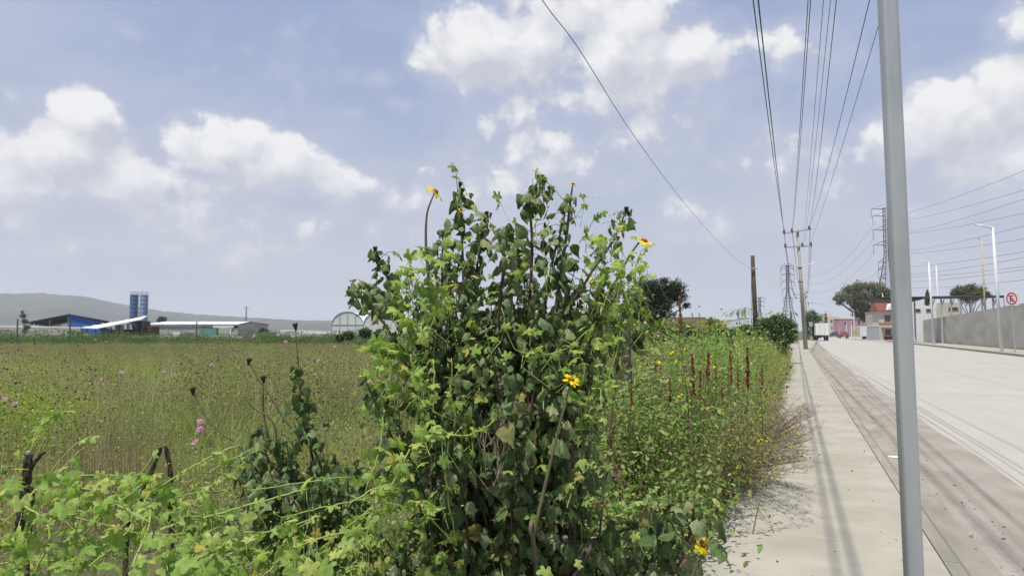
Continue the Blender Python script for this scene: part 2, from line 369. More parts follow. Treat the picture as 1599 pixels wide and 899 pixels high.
# carriageway: concrete bays
rd = link(D.objects.new('road', None)); rd['kind'] = 'structure'
for r in range(24):
    y0 = -4 + r * 4.6; y1 = y0 + 4.6
    cuts = [2.28, 6.3, 10.3, 14.25]
    for c in range(3):
        x0, x1 = cuts[c] + .006, cuts[c + 1] - .006
        if c == 0: x0 += (kx(y0) - .93) * .45
        zz = .001 + U(-.0015, .0015)
        MB().add([(x0, y0 + .006, zz), (x1, y0 + .006, zz), (x1, y1 - .006, zz), (x0, y1 - .006, zz)], [(0, 1, 2, 3)]).build('concrete_bay', ROAD, rd)
YE = -4 + 24 * 4.6
MB().add([(2.3 + .45 * (kx(YE) - .93), YE, .001), (14.25, YE, .001), (30, 420, .001), (9, 420, .001)], [(0, 1, 2, 3)]).build('far_surface', ROAD, rd)
MB().add([(2.2, -4, -.012), (14.3, -4, -.012), (14.3, YE, -.012), (2.2, YE, -.012)], [(0, 1, 2, 3)]).build('joint_bed', mat('joint_tar', (.2, .19, .175), None, .9), rd)
# old tyre ruts / long line beside the gutter
for (xa, w) in ((2.40, .035), (2.56, .02)):
    V = []; ys = [-4 + i * 2 for i in range(60)]
    for yy in ys:
        x = xa + .02 * math.sin(yy * .6) + (kx(yy) - .93) * .45
        V += [(x, yy, .0065), (x + w, yy, .0065)]
    o = MB().add(V, [(2 * i, 2 * i + 1, 2 * i + 3, 2 * i + 2) for i in range(len(ys) - 1)]).build('joint_seal', mat('seal', (.31, .295, .27), (.35, .335, .30), .9, 3), rd)
# far sidewalk
fs = link(D.objects.new('far_sidewalk', None)); fs['kind'] = 'structure'
for i in range(30):
    y0 = 18 + i * 4
    MB().box(14.27, 14.42, y0 + .01, y0 + 3.99, -.04, .16).build('kerb_block', KERB, fs)
    MB().box(14.425, 17.75, y0 + .01, y0 + 3.99, -.03, .15 + U(-.004, .004)).build('slab', CONC, fs)
sheet('side_street', [(10, 139), (34, 139), (34, 175), (10, 175)], .008, DUST)

# hills far off
def build_hills():
    px = [-500, -250, -100, 0, 60, 130, 200, 250, 300, 380, 430, 480, 520, 540, 620, 760, 900, 1050, 1200]
    py = [468, 463, 460, 459, 460, 464, 478, 486, 490, 496, 499, 501, 500, 503, 506, 508, 510, 511, 512]
    cols = np.linspace(-500, 1200, 260); rows = 26; V = []; d0, d1 = 1700, 3300
    for r in range(rows):
        t = r / (rows - 1)
        for x in cols:
            ytop = float(np.interp(x, px, py)); d = d0 + (d1 - d0) * t
            p = B(x, d); H = (516 - ytop) / F * d1 + 1.75
            s = t * t * (3 - 2 * t)
            nz = noise.fractal(Vector((p.x * .004, p.y * .004, 0)), .9, 2.1, 5)
            rid = noise.fractal(Vector((x * .06, 0, 0)), .8, 2.2, 4) * 3.2 * t
            V.append((p.x, p.y, -2 + (H + 2) * s + nz * H * .16 * math.sin(t * 3.14) + rid))
    n = len(cols)
    V += [(B(x, 3700).x, B(x, 3700).y, -2) for x in cols]; rows += 1
    o = MB().add(V, [(j * n + i, j * n + i + 1, (j + 1) * n + i + 1, (j + 1) * n + i) for j in range(rows - 1) for i in range(n - 1)]).build('hills', HILLM, smooth=True)
    o['kind'] = 'structure'
build_hills()
hz = MB().box(-5300, 5300, -520, 6300, -1.1, 215).build('haze', []); hz['kind'] = 'stuff'; hz.data.materials.clear()
vm = D.materials.new('haze_air'); vm.use_nodes = True; vn = vm.node_tree; vn.nodes.clear()
pv = vn.nodes.new('ShaderNodeVolumePrincipled'); pv.inputs['Color'].default_value = (.82, .89, 1, 1); pv.inputs['Density'].default_value = .00018; pv.inputs['Anisotropy'].default_value = 0.1
vo = vn.nodes.new('ShaderNodeOutputMaterial'); vn.links.new(pv.outputs[0], vo.inputs['Volume']); hz.data.materials.append(vm)
vm.cycles.homogeneous_volume = True

# ============================================================ buildings of the left horizon
class Site:                                  # local frame facing the camera: X to the right, Y away, Z up
    def __init__(s, name, label, cat, px, d, group=None, turn=0):
        s.d = d; s.px = px; s.k = d / F; s.t = thing(name, label, cat, B(px, d), YAW + turn, group)
    def x(s, px): return (px - s.px) * s.k
    def z(s, py): return 1.75 + (516 - py) * s.k
    def part(s, name, mb, m, parent=None, **k): return mb.build(name, m, parent or s.t, **k)

# blue shed: gable end to us, left half open
s = Site('open_shed', 'long dark-roofed open shed with one blue clad gable half, left of the white lean-to', 'shed', 47, 190)
xl, xm, xr = 0, s.x(107), s.x(165); zl, zm, zr = s.z(501.5), s.z(490), s.z(500); Ld = 110; th = .35
def slab2(x0, z0, x1, z1, y0, y1, t):
    return MB().add([(x0, y0, z0), (x1, y0, z1), (x1, y1, z1), (x0, y1, z0), (x0, y0, z0 - t), (x1, y0, z1 - t), (x1, y1, z1 - t), (x0, y1, z0 - t)],
                    [(0, 1, 2, 3), (7, 6, 5, 4), (0, 4, 5, 1), (1, 5, 6, 2), (2, 6, 7, 3), (3, 7, 4, 0)])
s.part('roof_sheet', slab2(xl - .8, zl - .2, xm, zm, -.5, Ld, .3), ROOFD)
s.part('roof_sheet', slab2(xm + .01, zm, xr + .8, zr - .2, -.5, Ld, .3), ROOFD)
mb = MB().add([(xm, 0, 0), (xr, 0, 0), (xr, 0, zr - .55), (xm, 0, zm - .32), (xm, .25, 0), (xr, .25, 0), (xr, .25, zr - .55), (xm, .25, zm - .32)],
              [(0, 1, 2, 3), (7, 6, 5, 4), (0, 3, 7, 4), (1, 5, 6, 2), (3, 2, 6, 7)])
s.part('gable_cladding', mb, BLUE)
for i in range(9):
    x = xm + (xr - xm) * (i + .5) / 9
    s.part('cladding_rib', MB().box(x - .04, x + .04, -.06, -.002, 0, zm - .6 - (zm - zr) * (i + 1) / 9), BLUE)
for i in range(6):
    for xx in (0.2, xm * .5, xm - .2):
        s.part('column', MB().box(xx - .14, xx + .14, i * 20 + .3, i * 20 + .6, 0, zl + (zm - zl) * xx / xm - .5), GREYP)
for i in range(6):
    s.part('truss', MB().bar((0, i * 20 + .45, zl - .8), (xm, i * 20 + .45, zm - .8), .2), STEEL)
s.part('rear_wall', MB().box(0, xm - .1, Ld - 1, Ld - .8, 0, s.z(512)), WHITE)

for o in s.t.children:
    for v in o.data.vertices: v.co.x -= .58 * v.co.y     # the shed stands skew to its gable
# lean-to with white sheet roof
s = Site('roof_shelter', 'shelter with sloping white sheet roof and blue fascia in front of the silos', 'shelter', 124, 172)
x0, x1 = s.x(124), s.x(205); z0, z1 = s.z(511), s.z(496)
mb = MB(); a = (0, 0, s.z(510.9)); b = (s.x(163), -3, s.z(512)); c = (s.x(227), -2, s.z(498)); d_ = (s.x(200), 9, s.z(493.0) + .25); e = (s.x(122), 6, s.z(509.6))
t = (0, 0, -.18)
vs = [Vector(q) for q in (a, b, c, d_, e)]
mb.add(vs + [v + Vector(t) for v in vs], [(0, 1, 2, 3, 4), (9, 8, 7, 6, 5)] + [(i, i + 5, (i + 1) % 5 + 5, (i + 1) % 5) for i in range(5)])
s.part('roof_sheet', mb, ROOFW)
for i in range(8):
    u = (i + .5) / 8; p0 = vs[1].lerp(vs[2], u); p1 = vs[0].lerp(vs[3], u)
    s.part('roof_rib', MB().bar(p0 + Vector((0, 0, .05)), p1 + Vector((0, 0, .05)), .08), ROOFW)
s.part('fascia', MB().box(s.x(160), s.x(174), -1, -.8, s.z(516), s.z(511.8)), BLUE)
for q in (126, 136, 149, 161, 173, 186, 199, 212, 222):
    s.part('post', MB().box(s.x(q) - .12, s.x(q) + .12, 0, .25, 0, float(np.interp(q, [124, 163, 228], [z0, s.z(511), s.z(498)])) - .2), STEEL)
s.part('rear_wall', MB().box(s.x(127), s.x(200), 8, 8.2, 0, s.z(514)), mat('dark_brown_wall', (.07, .05, .04)))
s.part('side_wall', MB().box(s.x(176), s.x(189), 1, 1.2, 0, s.z(507)), CREAM)
s.part('machine', MB().box(s.x(196), s.x(226), 3, 7, .4, s.z(509)).box(s.x(205), s.x(215), 2, 6, s.z(509), s.z(501)), mat('rust', (.10, .06, .035), (.06, .04, .03)))

# silos
for (pxa, lab, m_) in ((208.3, 'darker blue tall cement silo, left one of the pair', BLUED), (223.6, 'paler faded blue tall silo, right one of the pair', BLUEL)):
    s = Site('storage_silo', lab, 'silo', pxa, 225, 'blue silos behind the white shelter'); r = 6.1 * s.k
    zt, zb = s.z(461), s.z(500)
    s.part('shell', MB().lathe([(.05, zt + .35), (r * .6, zt + .3), (r, zt), (r, zb), (r * .25, zb - 2.2), (0.01, zb - 2.2)], n=24), m_, smooth=False)
    for i in range(7):
        zz = zb + (zt - zb) * i / 6; s.part('ring', MB().lathe([(r + .001, zz - .09), (r + .08, zz - .07), (r + .08, zz + .07), (r + .001, zz + .09)], n=24), m_)
    for j in range(4):
        q = j * math.pi / 2 + .6; s.part('leg', MB().bar((r * .92 * math.cos(q), r * .92 * math.sin(q), 0), (r * .92 * math.cos(q), r * .92 * math.sin(q), zb + .3), .2), STEEL)
    mb = MB()
    for zz in (zt + .55, zt + 1.05):
        mb.tube([(r * .98 * math.cos(q * math.pi / 8), r * .98 * math.sin(q * math.pi / 8), zz) for q in range(17)], .045, 4, cap=False)
    for q in range(8): mb.bar((r * .98 * math.cos(q * .785), r * .98 * math.sin(q * .785), zt), (r * .98 * math.cos(q * .785), r * .98 * math.sin(q * .785), zt + 1.05), .06)
    s.part('top_railing', mb, GREYP)
    s.part('filler_pipe', MB().tube([(r + .15, -.4, .5), (r + .15, -.4, zt + .5), (r * .4, -.2, zt + .9)], .09, 6), GREYP)

# long white roofed factory
s = Site('factory_hall', 'long low grey block hall with white roof and teal gate', 'factory hall', 231, 188)
X1 = s.x(371); XG = s.x(382); zr_, ze = s.z(501.3), s.z(505.6); mb = MB()
s.part('roof_sheet', slab2(0, 0, 1, 1, 0, 1, .1) if 0 else MB().add([(0, -.4, ze), (X1 + .3, -.4, ze), (X1 - .2, 9, zr_), (0, 9, zr_), (0, -.4, ze - .15), (X1 + .3, -.4, ze - .15), (X1 - .2, 9, zr_ - .15), (0, 9, zr_ - .15)],
       [(0, 1, 2, 3), (7, 6, 5, 4), (0, 4, 5, 1), (1, 5, 6, 2), (2, 6, 7, 3), (3, 7, 4, 0)]), ROOFW)
s.part('roof_sheet', MB().add([(0, 9.02, zr_), (X1 - .2, 9.02, zr_), (XG + .4, 18, ze), (0, 18, ze), (0, 9.02, zr_ - .15), (X1 - .2, 9.02, zr_ - .15), (XG + .4, 18, ze - .15), (0, 18, ze - .15)],
       [(0, 1, 2, 3), (7, 6, 5, 4), (0, 4, 5, 1), (1, 5, 6, 2), (2, 6, 7, 3), (3, 7, 4, 0)]), ROOFD)
s.part('eaves_flashing', MB().box(0, s.x(333), -.1, .06, s.z(508.8), s.z(507.2)), ROOFW)
xs_ = [231, 248, 262, 276, 290, 304, 314]
for a, b in zip(xs_[:-1], xs_[1:]): s.part('wall_panel', MB().box(s.x(a) + .04, s.x(b) - .04, 0, .25, 0, s.z(508.9)), WALLC)
for a in xs_: s.part('pilaster', MB().box(s.x(a) - .12, s.x(a) + .12, -.12, .3, 0, s.z(508.95)), GREYP)
s.part('fascia_panel', MB().box(s.x(333), s.x(365), -.3, .1, s.z(511.6), s.z(506.7)), WHITE)
s.part('gate', MB().box(s.x(314.4), s.x(339), -.5, -.4, 0, s.z(513)), TEAL)
for i in range(7): s.part('gate_rib', MB().box(s.x(316 + i * 3.5) - .04, s.x(316 + i * 3.5) + .04, -.56, -.502, 0, s.z(513.3)), TEAL)
s.part('wall_panel', MB().box(s.x(314.6), s.x(340), .3, .5, 0, s.z(507)), WALLC)
s.part('pier', MB().box(s.x(359), s.x(361.5), -.25, .3, 0, s.z(511.7)), WHITE)
s.part('wall_panel', MB().box(s.x(362), s.x(371), 0, .25, 0, s.z(511.7)), WALLC)
s.part('inner_wall', MB().box(s.x(339), s.x(361), 8, 8.2, 0, s.z(508)), mat('opening_shade', (.04, .04, .04)))  # near-black colour paints in the shade inside the open bay
s.part('gable_wall', MB().add([(X1 + .05, .1, 0), (XG, 17.8, 0), (XG, 17.8, ze - .2), ((X1 + XG) / 2 - .2, 9, zr_ - .25), (X1 + .05, .1, ze - .2)], [(0, 1, 2, 3, 4)]), WALLC)
# walls and boxes in front
def wallrun(name, label, pxa, pxb, d, ytopa, ytopb, m_, cap=None, n=6, group=None, cat='wall'):
    s = Site(name, label, cat, pxa, d, group); W_ = s.x(pxb)
    for i in range(n):
        za = s.z(ytopa + (ytopb - ytopa) * i / n); zb2 = s.z(ytopa + (ytopb - ytopa) * (i + 1) / n)
        xa, xb = W_ * i / n + .02, W_ * (i + 1) / n - .02
        mb = MB().add([(xa, 0, 0), (xb, 0, 0), (xb, 0, zb2), (xa, 0, za), (xa, .2, 0), (xb, .2, 0), (xb, .2, zb2), (xa, .2, za)],
                      [(0, 1, 2, 3), (7, 6, 5, 4), (0, 3, 7, 4), (1, 5, 6, 2), (3, 2, 6, 7)])
        s.part('panel', mb, m_)
    if cap: s.part('coping', MB().bar((0, .1, s.z(ytopa) + .08), (W_, .1, s.z(ytopb) + .08), .26), cap)
    return s
wallrun('yard_wall', 'long grey yard wall with white coping under the open shed', -60, 126, 150, 509.5, 512, WALLC, WHITE, 9)
wallrun('rear_yard_wall', 'pale far wall strip behind the small tree at the left', -60, 60, 175, 508, 508.5, WHITE, None, 5)
wallrun('low_wall', 'low whitish wall in front of the factory hall', 200, 382, 165, 523.5, 523.5, CREAM, None, 8)
wallrun('distant_white_wall', 'broken line of low white walls left of the greenhouse', 437, 519, 200, 514.5, 517, WHITE, None, 4)
for (a, b, yt, lab) in ((270, 281, 516.8, 'white utility box standing taller on the low wall before the hall'), (297, 304, 521, 'small white box further right along the low wall before the hall'), (124, 137, 520.5, 'white water tank box under the corner of the white shelter')):
    s = Site('utility_box', lab, 'box', a, 160); s.part('body', MB().box(0, s.x(b), 0, 1.2, 0, s.z(yt)), WHITE); s.part('lid', MB().box(-.05, s.x(b) + .05, -.05, 1.25, s.z(yt), s.z(yt) + .08), GREYP)

# greenhouse
s = Site('greenhouse', 'round-arched white film greenhouse beside the flowering shrub', 'greenhouse', 518, 165); Wd = s.x(567); zs, zt = s.z(507), s.z(486.5)
ring = [(Wd / 2 - Wd / 2 * math.cos(q * math.pi / 12), zs + (zt - zs) * math.sin(q * math.pi / 12)) for q in range(13)]
def arch_tunnel(x0, L, nm):
    mb = MB(); n = len(ring); V = [(x + x0, yy, z) for yy in (0, L) for (x, z) in ring]
    mb.add(V, [(i, i + 1, n + i + 1, n + i) for i in range(n - 1)])
    s.part('roof_film', mb, ROOFW, smooth=True)
    for yy in (0, L):
        s.part('end_film', MB().add([(x + x0, yy + .02, z) for x, z in ring], [tuple(range(n))]), GHOUSE)
        s.part('end_panel', MB().box(x0, x0 + Wd, yy - .02, yy + .02, .2, zs), GHOUSE)
    for j in range(9):
        yy = L * j / 8; s.part('hoop', MB().tube([(x + x0, yy - .06, z + .03) for x, z in ring], .07, 4), GREYP)
    for xx in (x0, x0 + Wd): s.part('side_panel', MB().box(xx - .03, xx + .03, 0, L, .2, zs), GHOUSE)
arch_tunnel(0, 55, 'a')
for i in range(5): s.part('mullion', MB().box(Wd * i / 4 - .05, Wd * i / 4 + .05, -.1, -.03, .1, zs if i in (0, 4) else zs + (zt - zs) * .86), GREYP)
s.part('cross_rail', MB().box(0, Wd, -.1, -.03, zs - .08, zs + .08), GREYP)
arch_tunnel(Wd + .1, 55, 'b')

# thin dark fence posts of the far field edge
for i, (px, yt, yb, lab) in enumerate(((27, 499, 541, 'tall thin black fence post furthest left, near the small tree'), (109, 501, 540, 'tall black fence post in front of the blue gable'), (307, 503, 537, 'tall black fence post in front of the white roofed hall'),
        (54, 530, 543, 'short dark stake between the two tall posts at the left, left one'), (83, 529, 543, 'short dark stake just left of the post before the blue gable'), (-40, 500, 541, None))):
    if lab is None: continue
    d = 1.6 * F / (yb - 516) * 1.02; b = B(px, d, .1); h = 1.75 + (516 - yt) * d / F
    o = MB().box(-.05, .05, -.05, .05, 0, h - .1).box(-.07, .07, -.07, .07, h - .1, h - .04).build('fence_post', STEEL); o.location = b; tag(o, lab, 'fence post', 'dark posts along the far field edge')

# ochre wall behind the shrub
s = Site('brick_boundary_wall', 'long ochre block wall seen through the shrub', 'wall', 740, 52)
e0, e1 = B(740, 52), B(1122, 92); L_ = (e1 - e0).length; s.t.rotation_euler.z = math.atan2(e1.y - e0.y, e1.x - e0.x)
ncol = 60
base_me = None
for r in range(6):
    for c in range(45):
        x0 = L_ * c / 45 + (.4 if r % 2 else 0); wv = L_ / 45 - .03; zz = .1 + r * .52
        if base_me is None: base_me = MB().box(0, wv, 0, .16, 0, .5).data('wall_block', OCHRE)
        o = link(D.objects.new('wall_block', base_me), s.t); o.location = (x0, U(-.01, .01), zz)
s.part('mortar', MB().box(0, L_ + .3, .03, .13, 0, 3.2), mat('mortar', (.3, .22, .12)))
# low building with red roof edge
s = Site('low_brick_house', 'low yellow block house with flat red roof edge right of the dark tree', 'house', 1028, 96)
s.part('wall', MB().box(0, s.x(1100), 0, 8, 0, s.z(497.5)), OCHRE); s.part('roof', MB().box(-.4, s.x(1101), -.4, 8.4, s.z(497.4), s.z(495.2)), mat('red_brown', (.20, .07, .06)))
s.part('wall', MB().box(s.x(1068), s.x(1122), -2, -.05, 0, s.z(501)), YBRICK)
s.part('window', MB().box(s.x(1086), s.x(1093), -2.04, -2.002, s.z(517), s.z(506)), mat('door_brown', (.13, .08, .06)))
for q in (1036, 1085, 1096): s.part('rebar', MB().bar((s.x(q), 1, s.z(496)), (s.x(q) - .1, 1, s.z(488)), .09), STEEL)

# ============================================================ street end: houses, vehicles
def windows(s, rects, m_=GLASSD, fm=WHITE, y=-.01):
    for (a, b, yt, yb) in rects:
        w = s.part('window', MB().box(s.x(a) - .05, s.x(b) + .05, y - .05, y + .0, s.z(yb) - .05, s.z(yt) + .05), fm)
        s.part('pane', MB().box(s.x(a), s.x(b), y - .07, y - .052, s.z(yb), s.z(yt)), m_, w)
s = Site('red_roofed_house', 'two storey cream house with red roof and orange canopy beside the steel post', 'house', 1373, 140)
s.part('wall', MB().box(0, s.x(1412), 0, 2.6, 0, s.z(485)), CREAM)
s.part('roof', MB().add([(-.5, -.5, s.z(485)), (s.x(1412) + .5, -.5, s.z(485)), (s.x(1412) + .5, 1.6, s.z(470)), (.1, 1.6, s.z(470)), (-.5, 3.1, s.z(485)), (s.x(1412) + .5, 3.1, s.z(485))],
       [(0, 1, 2, 3), (3, 2, 5, 4), (0, 3, 4), (1, 5, 2)]), REDR)
s.part('gable', MB().add([(s.x(1383), -.6, s.z(484)), (s.x(1399), -.6, s.z(484)), (s.x(1391), -.6, s.z(474)), (s.x(1383), -.2, s.z(484)), (s.x(1399), -.2, s.z(484)), (s.x(1391), 1, s.z(474))], [(0, 1, 2), (0, 2, 5, 3), (1, 4, 5, 2)]), WHITE)
windows(s, [(1381, 1391, 492, 502), (1382, 1391, 514, 523), (1396, 1404, 492, 502), (1398, 1406, 513, 525)])
s.part('canopy', MB().box(s.x(1376), s.x(1412), -1.4, -.02, s.z(512.5), s.z(510.5)), ORANGE)
s.part('plinth', MB().box(s.x(1380), s.x(1412), -.4, -.02, 0, s.z(525)), REDR)
s.part('band', MB().box(-.05, s.x(1412), -.12, -.01, s.z(505), s.z(503.5)), ORANGE)
s = Site('grey_gate_wall', 'plain light grey sheet wall left of the red roofed house', 'wall', 1354, 139)
s.part('panel', MB().box(0, s.x(1364) - .02, 0, .2, 0, s.z(509.5)), GREYP); s.part('panel', MB().box(s.x(1364), s.x(1373) - .05, 0, .2, 0, s.z(509.3)), GREYP)
s.part('cap', MB().box(0, s.x(1373), -.05, .25, s.z(509.3), s.z(508.6)), WHITE)
s = Site('grey_block_building', 'dull grey building behind the grey wall', 'building', 1362, 165)
s.part('wall', MB().box(0, s.x(1379), 0, 3, 0, s.z(488)), WALLC); s.part('parapet', MB().box(-.1, s.x(1379) + .1, -.1, 3.1, s.z(488), s.z(487)), GREYP); windows(s, [(1365, 1370, 493, 499)])
s = Site('pink_building', 'low pink building at the end of the street under the big tree', 'building', 1311, 215)
s.part('wall', MB().box(0, s.x(1350), 0, 4, 0, s.z(498)), PINKW); s.part('parapet', MB().box(-.1, s.x(1350) + .1, -.1, 4.1, s.z(498), s.z(496.8)), CREAM); windows(s, [(1318, 1322, 502, 506), (1328, 1332, 502, 506), (1339, 1344, 502, 506)])
s.part('shop_front', MB().box(s.x(1326), s.x(1349), -3, -.05, 0, s.z(509)), WALLC)
s = Site('beige_building', 'beige two storey block left of the pink building', 'building', 1293, 235)
s.part('wall', MB().box(0, s.x(1311) - .1, 0, 12, 0, s.z(494)), CREAM); s.part('wall', MB().box(s.x(1295), s.x(1304), 2, 8, s.z(494), s.z(489)), CREAM); windows(s, [(1297, 1300, 499, 503), (1304, 1307, 499, 503), (1298, 1300, 509, 514)])
s.part('door', MB().box(s.x(1305), s.x(1308), -.06, -.005, 0, s.z(515)), BLKS)
s = Site('white_container', 'white panel box next to the grey wall', 'container', 1347, 150)
s.part('body', MB().box(0, s.x(1354), 0, 1.2, 0.6, s.z(509)), WHITE); s.part('base', MB().box(s.x(1350), s.x(1353), .2, 1.1, 0, .6), BLKS)
s = Site('yellow_notice', 'small yellow warning board on a post at the street end', 'sign', 1335, 160)
s.part('board', MB().box(-.35, .35, 0, .04, s.z(523), s.z(516)), YELL); s.part('post', MB().bar((0, .08, 0), (0, .08, s.z(515)), .08), GREYP)
for (px, d, yt, lab) in ((1310, 190, 508, 'thin pale post beside the dark car'), (1322, 170, 505, 'white pillar beside the red car'), (1334, 175, 488, 'far street lamp in front of the pink building'), (1329.5, 185, 503, 'short white pillar before the pink building')):
    s = Site('street_post', lab, 'post', px, d); s.part('pole', MB().tube([(0, 0, 0), (0, 0, s.z(yt))], .09, 6), WHITE)
    if px == 1334: s.part('arm', MB().bar((0, 0, s.z(488)), (-1.4, 0, s.z(487)), .09), WHITE)
    else: s.part('cap', MB().box(-.14, .14, -.14, .14, s.z(yt), s.z(yt) + .12), WHITE)
# town far off
for i, (a, b, yt, d, lab, m_) in enumerate(((1146, 1163, 500, 330, 'low white block beyond the wooden pole, left end of the distant row', WHITE), (1165, 1171, 497, 300, 'narrow white block just left of the wooden pole foot', WHITE), (1128, 1144, 503, 380, 'grey block left of the white distant blocks', WALLC),
        (1184, 1200, 503, 360, 'pale block right of the wooden pole foot', CREAM), (1202, 1228, 507, 300, 'long low pale building behind the roadside bushes', CREAM), (1283, 1292, 500, 300, 'grey flat block above the white truck', GREYP))):
    s = Site('distant_building', lab, 'building', a, d, 'distant buildings along the horizon'); s.part('wall', MB().box(0, s.x(b), 0, 10, 0, s.z(yt)), m_)
    s.part('parapet', MB().box(-.1, s.x(b) + .1, -.1, 10.1, s.z(yt), s.z(yt) + .35), WALLC); w_ = (b - a) / 4; windows(s, [(a + w_ * .7, a + w_ * 1.4, yt + 3, yt + 6), (a + w_ * 2.4, a + w_ * 3.1, yt + 3, yt + 6)])

# box truck seen from behind
s = Site('box_truck', 'white box truck parked at the left kerb, seen from behind', 'truck', 1284, 126, turn=rad(-19)); k_ = 1.05
t = s.t
def TP(nm, mb, m_, parent=None, **k): return mb.build(nm, m_, parent or t, **k)
TP('cargo_box', MB().box(-k_, k_, .1, 6.2, .95, 2.98), WHITE, bevel=.04)
for sx in (-1, 1):
    dr_ = TP('rear_door', MB().box(min(sx * .02, sx * (k_ - .06)), max(sx * .02, sx * (k_ - .06)), .04, .098, 1.02, 2.9), WHITE)
    TP('lock_bar', MB().tube([(sx * .35, .01, 1.0), (sx * .35, .01, 2.92)], .025, 6), GREYP, dr_)
    TP('tail_light', MB().box(sx * .95 - .1, sx * .95 + .1, .0, .06, .74, .86), TAIL)
    TP('mud_flap', MB().box(sx * .78 - .22, sx * .78 + .22, .75, .78, .25, .8), BLACK)
    for yy in (1.35, 7.1):
        w = link(D.objects.new('wheel', None), t); w.location = (sx * .84, yy, .46); w.rotation_euler.y = math.pi / 2
        TP('tyre', MB().lathe([(.27, -.13), (.44, -.14), (.46, -.08), (.46, .08), (.44, .14), (.27, .13)], n=24), BLACK, w)
        TP('rim', MB().lathe([(.02, .05), (.2, .06), (.27, .1), (.27, -.1), (.02, -.06)], n=18), GREYP, w)
TP('chassis', MB().box(-.45, .45, .2, 7.6, .62, .93), STEEL); TP('bumper', MB().box(-.98, .98, .0, .12, .48, .64), BLKS)
TP('number_plate', MB().box(-.16, .16, -.012, -.002, .5, .62), WHITE)
cb = TP('cab', MB().add([(-.98, 6.35, .6), (.98, 6.35, .6), (.98, 8.1, .6), (-.98, 8.1, .6), (-.95, 6.35, 2.3), (.95, 6.35, 2.3), (.9, 7.5, 2.3), (-.9, 7.5, 2.3), (-.98, 8.1, 1.45), (.98, 8.1, 1.45)],
        [(3, 2, 1, 0), (0, 1, 5, 4), (4, 5, 6, 7), (7, 6, 9, 8), (8, 9, 2, 3), (1, 2, 9, 6, 5), (0, 4, 7, 8, 3)]), WHITE, bevel=.05)
for sx in (-1, 1): TP('mirror', MB().box(sx * 1.12 - .06, sx * 1.12 + .06, 7.5, 7.56, 1.6, 2.0).bar((sx * .95, 7.5, 1.9), (sx * 1.1, 7.53, 1.9), .03), BLKS, cb)

def car(px, d, label, body_m, turn, name='parked_car'):
    t = thing(name, label, 'car', B(px, d), YAW + turn)
    prof = [(-.0, .32), (.02, .78), (.12, .98), (.5, 1.02), (1.0, 1.42), (1.5, 1.5), (2.4, 1.46), (3.1, 1.0), (3.95, .88), (4.2, .62), (4.2, .3)]
    mb = MB(); n = len(prof)
    def half(y, z): return .86 if z < 1.05 else .86 - (z - 1.0) * .45
    V = [(-half(y, z), y, z) for y, z in prof] + [(half(y, z), y, z) for y, z in prof]
    mb.add(V, [(i, n + i, n + i + 1, i + 1) for i in range(n - 1)] + [tuple(range(n)), tuple(range(2 * n - 1, n - 1, -1)), (n - 1, 2 * n - 1, n, 0)])
    mb.build('body', body_m, t, bevel=.05)
    MB().add([(-.68, .53, 1.07), (.68, .53, 1.07), (.58, .93, 1.4), (-.58, .93, 1.4), (-.68, .5, 1.07), (.68, .5, 1.07), (.58, .9, 1.4), (-.58, .9, 1.4)], [(4, 5, 6, 7), (0, 4, 7, 3), (1, 2, 6, 5), (3, 7, 6, 2)]).build('rear_window', GLASSD, t)
    for sx in (-1, 1):
        MB().box(sx * .68 - .13, sx * .68 + .13, -.03, .03, .72, .86).build('tail_light', TAIL, t)
        MB().add([(sx * .86, .75, 1.05), (sx * .86, 2.9, 1.03), (sx * .70, 2.3, 1.4), (sx * .70, 1.1, 1.42)], [(0, 1, 2, 3)]).build('side_window', GLASSD, t)
        for yy in (.8, 3.35):
            w = link(D.objects.new('wheel', None), t); w.location = (sx * .78, yy, .31); w.rotation_euler.y = math.pi / 2
            MB().lathe([(.18, -.1), (.30, -.1), (.315, -.05), (.315, .05), (.30, .1), (.18, .1)], n=20).build('tyre', BLACK, w)
            MB().lathe([(.02, .06), (.18, .08), (.18, -.08), (.02, -.06)], n=14).build('rim', GREYP, w)
    MB().box(-.82, .82, -.06, .02, .34, .52).build('bumper', body_m, t)
    MB().box(-.17, .17, -.075, -.062, .40, .5).build('number_plate', WHITE, t)
car(1304.5, 195, 'small dark car driving at the street end', CHARC, rad(-14))
car(1318.5, 165, 'red car seen from behind at the street end', REDP, rad(-17))

# ============================================================ right side: wall, canopy, lamps, sign
t = thing('boundary_wall', 'long grey rendered wall rising towards the right along the far sidewalk', 'wall', (17.95, 0, 0))
yw = 28; i = 0
while yw < 122:
    ln = 4.0; za, zb_ = [float(np.interp(q, [28, 57, 112, 130], [4.9, 4.25, 3.45, 3.2])) for q in (yw, yw + ln)]
    MB().add([(0, yw + .01, 0), (0, yw + ln - .01, 0), (0, yw + ln - .01, zb_), (0, yw + .01, za), (.22, yw + .01, 0), (.22, yw + ln - .01, 0), (.22, yw + ln - .01, zb_), (.22, yw + .01, za)],
             [(0, 3, 2, 1), (4, 5, 6, 7), (0, 4, 7, 3), (1, 2, 6, 5), (3, 7, 6, 2)]).build('wall_panel', WALLC, t)
    yw += ln
s = Site('yard_canopy', 'long dark roofed yard canopy behind the grey wall', 'canopy', 1420, 105)
p = [B(1418, 104), B(1443, 96), B(1572, 84)]
